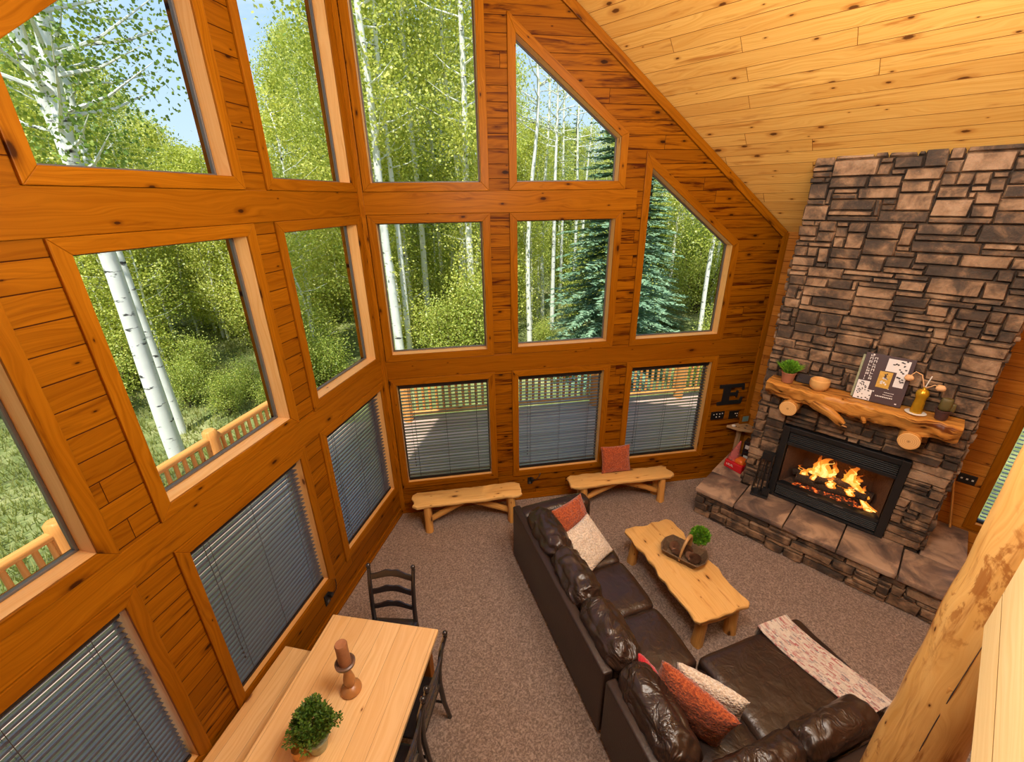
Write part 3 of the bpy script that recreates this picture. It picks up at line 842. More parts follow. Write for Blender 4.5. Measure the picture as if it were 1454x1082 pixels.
def rock(mb, x0, x1, z0, z1, d, r):
    nx = max(3, min(9, int((x1 - x0) / .035))); nz = max(3, min(5, int((z1 - z0) / .03)))
    sd = r.uniform(0, 99)
    b = len(mb.v); bev = min(.011, (z1 - z0) * .2)
    xs = [x0, x0 + bev] + [x0 + bev + (x1 - x0 - 2 * bev) * k / (nx - 1) for k in range(1, nx - 1)] + [x1 - bev, x1]
    zs = [z0, z0 + bev] + [z0 + bev + (z1 - z0 - 2 * bev) * k / (nz - 1) for k in range(1, nz - 1)] + [z1 - bev, z1]
    sk = r.uniform(-.012, .012)
    for jz, z in enumerate(zs):
        for ix, x in enumerate(xs):
            e = (ix in (0, len(xs) - 1)) or (jz in (0, len(zs) - 1))
            nn = noise.noise(Vector((x * 9 + sd, z * 14, sd))) * .012 + noise.noise(Vector((x * 30, z * 40 + sd, 0))) * .004
            dz = noise.noise(Vector((x * 10, sd, jz))) * .005 * (1 if e else 0)
            dx = sk * ((z - z0) / (z1 - z0) - .5) + noise.noise(Vector((z * 14, sd, ix))) * .005 * (1 if e else 0)
            mb.v.append((x + dx, -(d * .45 if e else d + nn), z + dz))
    W = len(xs)
    for jz in range(len(zs) - 1):
        for ix in range(W - 1):
            a = b + jz * W + ix
            mb.f.append((a, a + 1, a + W + 1, a + W)); mb.uv.append([(0, 0)] * 4)
    bd = [b + i for i in range(W)] + [b + j * W + W - 1 for j in range(1, len(zs))] + [b + (len(zs) - 1) * W + i for i in range(W - 2, -1, -1)] + [b + j * W for j in range(len(zs) - 2, 0, -1)]
    s0 = len(mb.v); mb.v += [(mb.v[i][0], .01, mb.v[i][2]) for i in bd]
    for k in range(len(bd)):
        k2 = (k + 1) % len(bd)
        mb.f.append((bd[k2], bd[k], s0 + k, s0 + k2)); mb.uv.append([(0, 0)] * 4)

def placed(mb, Mx):
    mb.v = [tuple(Mx @ Vector(v)) for v in mb.v]; return mb
# local -> world for a face looking towards -x : local x along -y, local -y = -x
FX = lambda x, y: frame(Vector((0, -1, 0)), Vector((1, 0, 0)), UPV, (x, y, 0))

fp = thing('stone_fireplace', 'tall brown ledge-stone chimney breast rising from the hearth to the sloped ceiling', 'fireplace', (3.8, -4.21, 0))
def loc(v): return (v[0] - 3.8, v[1] + 4.21, v[2])
HC = ZE + SLOPE * (XE - CHX) + .02
def bx(mb, x0, x1, y0, y1, z0, z1, grain=0):
    mb.box(((x0 + x1) / 2, (y0 + y1) / 2, (z0 + z1) / 2), (abs(x1 - x0), abs(y1 - y0), abs(z1 - z0)), grain=grain)
mb = MB()
xb = CHX + .045
bx(mb, xb, XE - .005, CY0, FY0 + .06, 0, HC - .7); bx(mb, xb, XE - .005, FY1 - .06, CY1, 0, HC - .7)
bx(mb, xb, XE - .005, FY0 + .06, FY1 - .06, FZ1 - .03, HC - .7)
bx(mb, 3.95, XE - .005, FY0 + .06, FY1 - .06, 0, FZ1 - .03)
# sloped top block under the ceiling
mb.prism([(xb, HC - .7), (XE - .005, HC - .7), (XE - .005, ZE - .005), (xb, ZE + SLOPE * (XE - xb) - .005)], 0, CY0 - CY1, M=Matrix(((1, 0, 0), (0, 0, -1), (0, 1, 0))), c=(0, CY0, 0))
mb.v = [loc(v) for v in mb.v]; mb.build('core', M['mortar'], fp)
mb = MB(); ledge(mb, CY0 - CY1, HC - HZ - .01, skip=(CY0 - FY0, CY0 - FY1, -1, FZ1 - HZ + .015), seed=11)
placed(mb, FX(xb, CY0) @ Matrix.Translation((0, 0, HZ)))
for ys, sg in ((CY0, 1), (CY1, -1)):
    m2 = MB(); ledge(m2, XE - xb - .02, ZE - HZ - .02, seed=20 + sg, edge=False)
    if sg > 0: mx = frame(Vector((-1, 0, 0)), Vector((0, -1, 0)), UPV, (XE - .012, ys - .02, HZ))
    else: mx = frame(Vector((1, 0, 0)), Vector((0, 1, 0)), UPV, (xb, ys + .02, HZ))
    placed(m2, mx); b = len(mb.v); mb.v += m2.v; mb.f += [tuple(i + b for i in f) for f in m2.f]; mb.uv += m2.uv
mb.v = [loc((v[0], v[1], min(v[2], ZE + SLOPE * (XE - v[0]) - .006))) for v in mb.v]
mb.build('stone_facing', M['stone'], fp, smooth=50)

# hearth
he = thing('hearth', 'raised brown stone hearth bench with flagstone slabs in front of the fire', 'hearth', (3.3, -4.2, 0))
mb = MB(); bx(mb, HX + .065, 4.14, HY0 - .03, HY1 + .03, 0, HZ - .065)
mb.v = [(v[0] - 3.3, v[1] + 4.2, v[2]) for v in mb.v]; mb.build('core', M['mortar'], he)
mb = MB(); ledge(mb, HY0 - HY1 - .04, HZ - .06, seed=5, cell=.052, maxh=3)
placed(mb, FX(HX + .065, HY0 - .02))
for ys, sg in ((HY0, 1), (HY1, -1)):
    m2 = MB(); ledge(m2, 4.11 - HX - .07, HZ - .06, seed=30 + sg, edge=False, maxh=3)
    mx = frame(Vector((-1, 0, 0)), Vector((0, -1, 0)), UPV, (4.12, ys - .05, 0)) if sg > 0 else frame(Vector((1, 0, 0)), Vector((0, 1, 0)), UPV, (HX + .07, ys + .05, 0))
    placed(m2, mx); b = len(mb.v); mb.v += m2.v; mb.f += [tuple(i + b for i in f) for f in m2.f]; mb.uv += m2.uv
mb.v = [(v[0] - 3.3, v[1] + 4.2, v[2]) for v in mb.v]
mb.build('stone_facing', M['stone'], he, smooth=50)
ysl = [HY0 + .01, -3.395, -3.955, -4.49, -5.015, HY1 - .01]
for k in range(5):
    y0, y1 = ysl[k] - .006, ysl[k + 1] + .006
    mb = MB()
    xr = 3.36 if k in (0, 4) else CHX + .06
    n = 7; r = random.Random(k)
    poly = [(HX - .012 + r.uniform(-.008, .008), y0 + (y1 - y0) * i / n) for i in range(n + 1)]
    poly = [(x - 3.3, y + 4.2) for x, y in poly] + [(xr - 3.3, y1 + 4.2), (xr - 3.3, y0 + 4.2)]
    mb.prism(poly, HZ - .062, HZ)
    mb.build('slab', M['slab_stone'], he, bevel=.009, seg=2, fixn=True, smooth=40)
for (y0, y1) in ((HY0 + .01, CY0 + .022), (CY1 - .022, HY1 - .01)):
    mb = MB(); bx(mb, 3.372, 4.12 if y0 > -4 else XE - .012, y0, y1, HZ - .062, HZ)
    mb.v = [(v[0] - 3.3, v[1] + 4.2, v[2]) for v in mb.v]; mb.build('slab', M['slab_stone'], he, bevel=.009, smooth=40)

# firebox insert
fi = thing('fireplace_insert', 'black metal gas fireplace insert with louvres and a burning log fire', 'fireplace', (CHX, (FY0 + FY1) / 2, FZ0))
yc = (FY0 + FY1) / 2; W2 = (FY0 - FY1) / 2; Hf = FZ1 - FZ0
def fbx(mb, x0, x1, y0, y1, z0, z1): bx(mb, x0, x1, y0, y1, z0, z1)
gy = W2 - .075; g0z, g1z = .205, .765
mb = MB()
fbx(mb, -.03, .09, -W2, -gy, 0.003, Hf); fbx(mb, -.03, .09, gy, W2, 0.003, Hf)
fbx(mb, -.03, .09, -gy, gy, .003, .03); fbx(mb, -.03, .09, -gy, gy, Hf - .06, Hf)
fbx(mb, -.015, .09, -gy, gy, g1z, g1z + .045); fbx(mb, -.015, .09, -gy, gy, g0z - .03, g0z)
mb.build('surround', M['black_metal'], fi, bevel=.004)
for z0, z1, nm in ((.035, g0z - .03, 'lower_louvre'), (g1z + .045, Hf - .062, 'upper_louvre')):
    mb = MB(); n = 6
    for i in range(n):
        z = z0 + (z1 - z0) * (i + .5) / n
        mb.box((0, 0, z), (.012, 2 * gy - .01, (z1 - z0) / n * .86), M=rot('Y', -28))
    fbx(mb, .05, .06, -gy, gy, z0, z1)
    mb.build(nm, M['black_metal'], fi, bevel=.002)
mb = MB()
Dk = .46
a, bb = gy - .01, gy - .16
P = lambda x, y, z: (x, y, z)
zt, zb = g1z + .03, g0z - .01
mb.quad([P(Dk, bb, zb), P(Dk, -bb, zb), P(Dk, -bb, zt), P(Dk, bb, zt)])
mb.quad([P(.03, a, zb), P(Dk, bb, zb), P(Dk, bb, zt), P(.03, a, zt)])
mb.quad([P(Dk, -bb, zb), P(.03, -a, zb), P(.03, -a, zt), P(Dk, -bb, zt)])
mb.quad([P(.03, a, zb), P(.03, -a, zb), P(Dk, -bb, zb), P(Dk, bb, zb)])
mb.quad([P(.03, a, zt), P(Dk, bb, zt), P(Dk, -bb, zt), P(.03, -a, zt)])
mb.build('firebox', M['firebrick'], fi)
mb = MB(); mb.grid(lambda u, v: (.07 + v * .3, (u - .5) * 2 * (gy - .15 - v * .1), zb + .012 + .05 * sin(pi * v) * sin(pi * u) + .02 * noise.noise(Vector((u * 14, v * 8, 0)))), 36, 12)
mb.build('ember_bed', M['ember'], fi, smooth=180)
logs = [((.16, .36, .27), (.20, -.34, .275), .055), ((.27, .30, .30), (.27, -.40, .30), .06), ((.12, .16, .36), (.30, -.20, .38), .045), ((.24, .05, .40), (.14, -.36, .33), .042), ((.2, .42, .33), (.25, .08, .37), .04)]
for i, (p0, p1, r) in enumerate(logs):
    p0, p1 = Vector(p0), Vector(p1); pts = [p0.lerp(p1, k / 6) + Vector((0, 0, .012 * sin(k * 1.7 + i))) for k in range(7)]
    mb = MB(); mb.tube(pts, [r * (1 + .12 * sin(k * 2.1 + i)) for k in range(7)], n=12, wob=.25, seed=i); mb.build('burning_log', M['char_log'], fi, smooth=50)
r = random.Random(3)
fl = [(.2, .16, .30, .30, .05), (.2, .10, .32, .40, .055), (.22, .22, .30, .20, .045), (.21, .04, .31, .28, .045), (.2, -.17, .30, .38, .055), (.22, -.10, .30, .22, .045), (.2, -.23, .28, .26, .05),
      (.17, .31, .28, .15, .04), (.17, -.31, .26, .17, .045), (.13, -.36, .20, .15, .035), (.12, -.40, .17, .10, .03), (.14, .0, .30, .14, .04), (.13, .18, .33, .13, .035), (.12, -.20, .30, .13, .035)]
for i, (x, y, z, h, w) in enumerate(fl):
    h = min(h * 1.3, .75 - z); w *= 1.3
    for core in (0, 1):
        mb = MB(); sd = r.uniform(0, 50) if not core else sd
        k = .55 if core else 1.0; hh = h * (.78 if core else 1.0)
        def f(u, v):
            rr = k * w * (sin(pi * min(1, (v * .93 + .07)) ** .55) ** 1.25) * (1 - v * .25)
            wx = .05 * noise.noise(Vector((v * 4, sd, 0))) * v * 1.6; wy = .085 * noise.noise(Vector((v * 4.2, 0, sd))) * v * 1.7
            return (x + wx + .4 * rr * cos(2 * pi * u), y + wy + rr * sin(2 * pi * u) * (1 + .3 * sin(6 * pi * u + sd + v * 6)), z + hh * v)
        mb.grid(f, 14, 22, close_u=True); mb.build('flame', M['flame_core' if core else 'flame'], fi, smooth=180)
mb = MB(); fbx(mb, .012, .016, -gy, gy, g0z, g1z); mb.build('glass_front', M['glass'], fi)
for y in (-.14, .12):
    mb = MB(); fbx(mb, -.02, -.008, y - .05, y + .05, g0z - .02, g0z - .008); mb.build('latch', M['bronze'], fi, bevel=.003)

# ------------------------------------------------------------------ mantel
mt = thing('log_mantel', 'rustic half-log mantel shelf with knotty bark edge on two round log brackets', 'mantel', (3.384, -4.205, 1.95))
def mantel():
    mb = MB(); L0, L1 = .84, -.84; n = 90; prof = 12
    def f(u, v):
        y = L0 + (L1 - L0) * v
        top = .085 + .006 * noise.noise(Vector((y * 3, 0, 0)))
        dep = .27 + .035 * noise.noise(Vector((y * 2.2, 5, 0))) + .02 * noise.noise(Vector((y * 7, 9, 0)))
        dep *= 1 - .12 * max(0, abs(v - .5) * 2 - .85) / .15
        thk = .165 + .03 * noise.noise(Vector((y * 2.6, 2, 4))) + .03 * (1 - abs(2 * v - 1))
        # u around: back bottom -> front bottom -> front top -> back top
        if u <= .30: x, z = .02 - (u / .30) * dep * .72, top - thk
        elif u <= .62:
            a = (u - .30) / .32 * pi / 2
            x = -dep * .72 - dep * .28 * sin(a); z = top - thk + (thk - .012) * (1 - cos(a)) * .96
        else: x, z = -dep + (u - .62) / .38 * (dep + .02), top
        if .05 < u < .95 and u < .7:
            nz_ = .034 * noise.noise(Vector((y * 7, u * 7, 3))) + .016 * noise.noise(Vector((y * 20, u * 16, 7)))
            x += nz_; z += nz_ * .6
        return (x, y, z)
    mb.grid(lambda u, v: f(u, v), 26, n, uvs=(.7, 1.7))
    for k, u in enumerate([0] ):
        pass
    # uv: grain along y
    mb.uv = [[(q[1], q[0]) for q in uv] for uv in mb.uv]
    for v, rev in ((0, False), (1, True)):
        ring_ = [f(i / 26, v) for i in range(27)]
        if rev: ring_.reverse()
        mb.quad(ring_, [(p[0], p[2]) for p in ring_])
    return mb
mantel().build('shelf_log', M['mantel_pine'], mt, smooth=45, fixn=True)
RX = frame(Vector((0, 1, 0)), Vector((0, 0, 1)), Vector((1, 0, 0)))    # local z -> world +x
for y, z in ((.55, -.165), (-.515, -.16)):
    mb = MB(); mb.tube([(-.30, 0, 0), (-.2, 0, .0), (.02, 0, 0)], [.088, .090, .092], n=28, wob=.04, seed=y)
    c = mb.build('bracket_log', M['log_pine'], mt, smooth=40); c.location = (0, y, z)
    mb = MB(); mb.lathe([(.0001, 0), (.082, 0), (.086, .004)], 28)
    e = mb.build('cut_end', M['log_end'], c); e.rotation_euler = (0, pi / 2, 0); e.location = (-.3045, 0, 0)
mb = MB()
mb.tube([(-.17, .42, -.02), (-.245, .30, -.045), (-.27, .16, -.085), (-.29, .06, -.15), (-.30, .02, -.175)], [.055, .062, .058, .05, .034], n=14, wob=.3, seed=4)
mb.build('burl_branch', M['mantel_pine'], mt, smooth=60)
mb = MB(); mb.lathe([(.0001, 0), (.03, 0), (.033, .008)], 16); e = mb.build('cut_branch_end', M['log_end'], mt); e.location = (-.303, .013, -.184); e.rotation_euler = (0, pi + .5, 0)
mb = MB(); mb.tube([(-.20, -.10, -.06), (-.26, -.13, -.085), (-.285, -.14, -.09)], [.03, .022, .016], n=10, wob=.2); mb.build('branch_stub', M['mantel_pine'], mt, smooth=60)

# ------------------------------------------------------------------ plants
def leaf_ball(mb, c, R, n, size, rr, up=.3, squash=1.0, shell=.55):
    c = Vector(c)
    for _ in range(n):
        d = Vector((rr.gauss(0, 1), rr.gauss(0, 1), rr.gauss(0, 1))).normalized()
        p = c + Vector((d.x, d.y, d.z * squash)) * (R * (shell + (1 - shell) * rr.random() ** .5) * (1 + .18 * noise.noise(d * 2.5)))
        a = (d + Vector((rr.uniform(-.6, .6), rr.uniform(-.6, .6), rr.uniform(-.3, .6) + up))).normalized()
        b = a.cross(Vector((rr.gauss(0, 1), rr.gauss(0, 1), rr.gauss(0, 1)))).normalized()
        l = size * rr.uniform(.7, 1.3); w = l * .34
        q = a.cross(b) * (l * .12)
        mb.quad([p, p + a * l * .5 + b * w + q, p + a * l, p + a * l * .5 - b * w + q])
    return mb
def pot(parent, r0, r1, h, mat, rim=.006):
    mb = MB(); mb.lathe([(r0 * .9, 0), (r0, .004), (r1, h - .012), (r1 + rim, h - .012), (r1 + rim, h), (r1 - .006, h), (r1 - .008, h - .02), (.0001, h - .022)], 22)
    return mb.build('pot', mat, parent, smooth=35)
rr = random.Random(21)
# dining table shrub
t = thing('potted_plant', 'bushy green boxwood plant in a small round pot on the dining table', 'plant', (-2.05, -2.50, .761), M=None)
pot(t, .055, .075, .12, M['tin_pot'])
mb = MB()
for k in range(26):
    a = rr.uniform(0, 2 * pi); e = rr.uniform(.1, 1); R = rr.uniform(.09, .16)
    mb.tube([(0, 0, .10), (cos(a) * R * .5 * e, sin(a) * R * .5 * e, .17), (cos(a) * R * e, sin(a) * R * e, .20 + .12 * (1.1 - e))], [.003, .0025, .0015], n=5)
mb.build('stem', M['olive_leaf'], t)
mb = MB(); leaf_ball(mb, (0, 0, .245), .115, 1700, .023, rr, squash=.85, shell=.3)
for k in range(34):
    a = rr.uniform(0, 2 * pi); e = rr.uniform(.2, 1.2); leaf_ball(mb, (cos(a) * .125 * e, sin(a) * .125 * e, .25 + .10 * cos(e * 1.5) + rr.uniform(-.04, .04)), .03, 46, .021, rr, shell=.2)
mb.build('foliage', M['leaf_pot'], t)
# coffee table ball
t = thing('potted_plant', 'small round bright green tuft in a white pot on the coffee table', 'plant', (1.79, -3.385, .434))
pot(t, .05, .062, .09, M['white_pot'])
mb = MB(); leaf_ball(mb, (0, 0, .155), .092, 1300, .028, rr, shell=.45); mb.build('foliage', M['leaf_grass'], t)
# mantel plant
MZ = 2.037
t = thing('potted_plant', 'small grassy green plant in a terracotta pot at the left end of the mantel', 'plant', (3.26, -3.545, MZ))
pot(t, .058, .072, .125, M['terracotta'])
mb = MB()
for k in range(420):
    a = rr.uniform(0, 2 * pi); e = rr.random(); p = Vector((cos(a) * .05 * e, sin(a) * .05 * e, .115))
    d = Vector((cos(a) * e * .75, sin(a) * e * .75, 1.0)).normalized(); l = rr.uniform(.08, .15); b = d.cross(Vector((rr.gauss(0, 1), rr.gauss(0, 1), .2))).normalized() * .0045
    mb.quad([p - b, p + b, p + d * l * .6 + b, p + d * l + Vector((cos(a), sin(a), 0)) * .03 * e, p + d * l * .6 - b])
leaf_ball(mb, (0, 0, .19), .075, 420, .03, rr, squash=.8, shell=.4)
mb.build('foliage', M['leaf_grass'], t)
t = thing('potted_plant', 'tiny dried cactus-like plant in a dark brown pot at the right end of the mantel', 'plant', (3.24, -4.873, MZ))
pot(t, .045, .055, .10, M['brown_pot'])
mb = MB(); mb.rbox((0, 0, .155), (.05, .085, .13), .024, 6, wr=.006, wf=30); mb.build('cactus_pad', M['olive_leaf'], t, smooth=180)
mb = MB(); mb.rbox((.012, -.045, .13), (.03, .055, .08), .014, 5, wr=.004, wf=30); mb.build('cactus_pad', M['olive_leaf'], t, smooth=180)
# bowl
mb = MB(); mb.lathe([(.0001, 0), (.055, 0), (.085, .025), (.098, .07), (.094, .115), (.082, .125), (.078, .118), (.084, .07), (.06, .03), (.0001, .025)], 26)
o = mb.build('wooden_bowl', M['bowl_wood'], None, smooth=40); o.location = (3.25, -3.86, MZ); tag(o, 'pale turned wooden bowl on the mantel between the plant and the dark cover', 'bowl')
# small sign stone piece behind
t = thing('small_sign', 'small dark sign with pale lettering lying behind the bowl on the mantel', 'sign', (3.345, -3.715, MZ), M=None)
mb = MB(); mb.box((0, 0, .055), (.02, .20, .10), M=rot('Y', 12)); mb.build('board', M['black_wood'], t, bevel=.003)
# the printed cover leaning on the chimney
pc = thing('picture_board', 'dark brown printed cover with white panels and a gold picture, leaning on the chimney', 'picture',
           M=frame(Vector((0, -1, 0)), Vector((cos(radians(10)), 0, -sin(radians(10)))), Vector((sin(radians(10)), 0, cos(radians(10)))), (3.255, -4.37, MZ + .004)))
mb = MB(); mb.box((0, .012, .25), (.40, .024, .50)); mb.build('cover', M['dark_brown_print'], pc, bevel=.003)
def panel(poly, mat, nm, d=-.0015):
    mb = MB(); mb.prism(poly, 0, .0015, M=Matrix(((1, 0, 0), (0, 0, -1), (0, 1, 0))), c=(0, d + .0005, 0)); return mb.build(nm, mat, pc)
panel([(-.01, .345), (.085, .345), (.085, .20), (.165, .20), (.165, .475), (-.01, .475)], M['white_print'], 'white_panel')
panel([(-.195, .005), (-.055, .005), (-.055, .12), (-.095, .12), (-.095, .205), (-.195, .205)], M['white_print'], 'white_panel')
panel([(-.045, .165), (.06, .165), (.06, .335), (-.045, .335)], M['gold_print'], 'gold_panel')
r = random.Random(5)
def blob(x, z, a, b, mat, nm=None, mbx=None):
    n = 7; ph = r.uniform(0, 6)
    pts = [(x + a * cos(2 * pi * k / n + ph) * r.uniform(.6, 1.2), z + b * sin(2 * pi * k / n + ph) * r.uniform(.6, 1.2)) for k in range(n)]
    mbx.prism(pts, 0, .001, M=Matrix(((1, 0, 0), (0, 0, -1), (0, 1, 0))), c=(0, -.0022, 0))
mi = MB()
for (x, z) in ((.06, .43), (.075, .425), (.045, .42), (.10, .455), (.115, .45), (.125, .42), (.135, .47), (.10, .38), (.115, .36), (.13, .35), (.145, .385), (.10, .30), (.115, .295), (.125, .27), (.135, .255), (.15, .26), (.14, .285)):
    blob(x, z, .011, .009, None, mbx=mi)
for k in range(26): blob(r.uniform(-.18, -.11), r.uniform(.06, .19), .006, .008, None, mbx=mi)
for (x, z) in ((-.085, .105), (-.065, .06), (-.09, .03), (-.12, .02), (-.15, .02), (-.07, .02)): blob(x, z, .01, .007, None, mbx=mi)
mi.build('dark_motif', M['dark_ink'], pc)
mi = MB()
for k in range(8): blob(.005 + r.uniform(-.02, .025), .20 + r.uniform(0, .07), .010, .012, None, mbx=mi)
mi.build('pale_motif', M['white_print'], pc)
mi = MB()
for k in range(7): blob(.012 + r.uniform(-.01, .012), .265 + k * .008, .010, .008, None, mbx=mi)
mi.build('brown_motif', M['dark_brown_print'], pc)
# pale letter marks running up the cover, and the small print lines
mi = MB()
MXZ = Matrix(((1, 0, 0), (0, 0, -1), (0, 1, 0)))
def stroke(x, z, w, h): mi.box((x, -.0012, z), (w, .0015, h))
for ln, (x0, z0, z1) in enumerate(((-.155, .215, .475), (-.118, .225, .47))):
    z = z0
    while z < z1:
        k = r.randrange(4); hh = r.uniform(.016, .026)
        stroke(x0, z + hh / 2, .005, hh)
        if k != 0: stroke(x0 + .011, z + hh * (.2 if k == 1 else .8), .022, .005)
        if k in (2, 3): stroke(x0 + .02, z + hh / 2, .005, hh)
        if k == 3: stroke(x0 + .010, z + hh * .25, .02, .004)
        z += hh + .009
mi.lathe([(.0001, -.0008), (.009, -.0008), (.009, .0008)], 12, (-.135, -.0012, .485), M=MXZ)
for (z, a, b) in ((.165, .055, .065), (.125, .04, .115), (.10, .035, .11), (.075, -.02, .12)):
    x = a
    while x < b:
        w = r.uniform(.006, .014); stroke(x + w / 2, z, w, .006 if z > .08 else .011); x += w + .004
stroke(-.045, .115, .010, .012); stroke(.155, .03, .016, .012)
mi.build('pale_lettering', M['white_print'], pc)
# pale cover edge behind it
t = thing('booklet', 'pale booklet peeking out behind the dark printed cover', 'book', M=frame(Vector((0, -1, 0)), Vector((cos(radians(9)), 0, -sin(radians(9)))), Vector((sin(radians(9)), 0, cos(radians(9)))), (3.285, -4.318, MZ + .004)))
mb = MB(); mb.box((-.02, .012, .235), (.30, .012, .46)); mb.build('cover', M['tin_pot'], t, bevel=.002)
# gold bottle on saucer with dried stems
t = thing('bottle_vase', 'gold glazed bottle vase holding dried flower stems on the mantel', 'vase', (3.235, -4.69, MZ))
mb = MB(); mb.lathe([(.0001, 0), (.07, 0), (.085, .012), (.08, .014), (.0001, .01)], 24); mb.build('saucer', M['white_pot'], t, smooth=40)
mb = MB(); mb.lathe([(.0001, .014), (.048, .014), (.05, .03), (.044, .12), (.040, .16), (.05, .19), (.052, .22), (.04, .25), (.018, .262), (.012, .27), (.012, .285), (.0001, .285)], 22); mb.build('body', M['gold_bottle'], t, smooth=50)
for k, (pts, fl_) in enumerate((([(0, 0, .27), (0, -.01, .34), (.01, -.02, .40)], None), ([(0, 0, .26), (-.01, .05, .40), (-.01, .10, .42), (0, .135, .36)], (0, .135, .345)), ([(0, 0, .27), (-.03, -.06, .33), (-.05, -.10, .325)], (-.05, -.105, .32)))):
    mb = MB(); mb.tube(pts, .005, n=7); s_ = mb.build('stem', M['white_pot'] if k == 0 else M['dried_flower'], t, smooth=60)
    if fl_:
        mb = MB(); mb.rbox(fl_, (.05, .07, .05), .024, 6, wr=.006, wf=40); mb.build('flower_head', M['dried_flower'], s_, smooth=180)

# ------------------------------------------------------------------ things on the hearth
t = thing('fireplace_tool_set', 'black fireplace tools hanging on a stand with a square base at the hearth', 'fireplace tools', (3.265, -3.555, HZ + .001), radians(8))
mb = MB(); mb.box((0, 0, .014), (.16, .20, .026)); mb.build('base', M['black_metal'], t, bevel=.006)
mb = MB(); mb.tube([(.04, 0, .025), (.04, 0, .62)], .010, n=8); mb.box((.02, 0, .58), (.07, .14, .10)); mb.build('stand', M['black_metal'], t, smooth=50)
mb = MB(); mb.tube([(-.01, .07, .55), (-.01, .085, .30), (-.02, .10, .04)], .006, n=7); mb.build('poker', M['black_metal'], t, smooth=60)
mb = MB(); mb.tube([(-.01, .02, .56), (-.015, .035, .30), (-.03, .04, .05)], .006, n=7); mb.box((-.035, .042, .06), (.012, .05, .09)); mb.build('ash_shovel', M['black_metal'], t)
mb = MB(); mb.tube([(-.02, -.05, .62), (-.03, -.055, .3), (-.03, -.06, .12)], [.012, .012, .012], n=8); mb.box((-.03, -.062, .09), (.035, .08, .10)); mb.build('brush', M['black_metal'], t)
mb = MB(); mb.box((.012, -.03, .565), (.004, .035, .05)); mb.build('badge', M['orange_plastic'], t)

t = thing('wall_rack', 'knotty driftwood board shelf on the end wall above the red package', 'shelf', M=WR @ Matrix.Translation((5.02, -.02, .90)))
mb = MB()
pts = [(-.20, -.02), (-.10, -.16), (.04, -.24), (.16, -.24), (.13, -.02), (.02, .005)]
mb.prism(pts, -.02, .02); mb.build('board', M['bark_board'], t, bevel=.006)
for (x, y) in ((-.10, -.09), (.0, -.16), (.07, -.10)):
    mb = MB(); mb.lathe([(.0001, .019), (.018, .021), (.0001, .024)], 9, (x, y, 0)); mb.build('bark_knot', M['dark_ink'], t)
mb = MB(); mb.rbox((-.13, -.08, .033), (.05, .04, .03), .012, 4); mb.build('pale_stone', M['white_pot'], t, smooth=180)
mb = MB(); mb.box((.02, -.03, -.22), (.05, .05, .42), grain=2); mb.build('bracket', M['bark_board'], t, bevel=.004)
t = thing('framed_picture', 'small orange wood frame with a teal picture standing on the driftwood shelf', 'picture', M=WR @ Matrix.Translation((5.09, -.05, .921)))
mb = MB(); mb.box((0, 0, .08), (.16, .02, .155)); mb.build('frame', M['trim_pine'], t, bevel=.004)
mb = MB(); mb.box((.005, -.011, .085), (.095, .003, .085)); mb.build('picture', M['teal_print'], t)
for k, (z, lab, mt_) in enumerate(((0.0, 'lower dark box with a pale printed label standing beside the red package', M['black_wood']), (.17, 'upper dark box with a pale label stacked under the driftwood shelf', M['black_wood']))):
    t = thing('label_box', lab, 'box', M=Matrix.Translation((3.98, -3.17, HZ + .001 + z)))
    mb = MB(); mb.box((0, 0, .083), (.15, .16, .166)); mb.build('carton', mt_, t, bevel=.004)
    mb = MB(); mb.box((-.0765, .0, .085), (.003, .11, .06)); mb.build('label', M['white_pot'], t)
t = thing('firestarter_package', 'red package with white lettering and a clear pink pointed top on the hearth corner', 'package', (3.68, -3.115, HZ + .001), radians(-14))
mb = MB(); mb.prism([(-.10, -.13), (.10, -.13), (.10, .13), (-.10, .13)], 0, .12, inset=-.05); mb.build('tray', M['red_plastic'], t, bevel=.012)
mb = MB(); mb.tube([(-.02, .06, .12), (0, .055, .24), (.03, .03, .42)], [.075, .055, .012], n=12); mb.build('film_cone', M['pink_film'], t, smooth=60)
mb = MB(); mb.rbox((.0, -.05, .14), (.14, .12, .08), .03, 6, wr=.01, wf=25); mb.build('orange_filling', M['orange_plastic'], t, smooth=180)
mb = MB()
for k in range(5):
    y = .095 - k * .022
    mb.box((-.103, y, .065), (.003, .004, .030)); mb.box((-.103, y - .007, .065 + (.012 if k % 2 else -.012)), (.003, .014, .005))
    if k in (1, 3): mb.box((-.103, y - .013, .065), (.003, .004, .030))
mb.build('white_lettering', M['white_pot'], t)
# walking stick on the side wall
mb = MB(); mb.tube([(XE - .035, -5.195, 1.12), (XE - .06, -5.27, .8), (XE - .08, -5.35, HZ + .004)], [.013, .012, .011], n=8, wob=.2)
o = mb.build('walking_stick', M['log_pine'], None, smooth=60); tag(o, 'thin wooden stick leaning on the dim wall right of the chimney', 'stick')
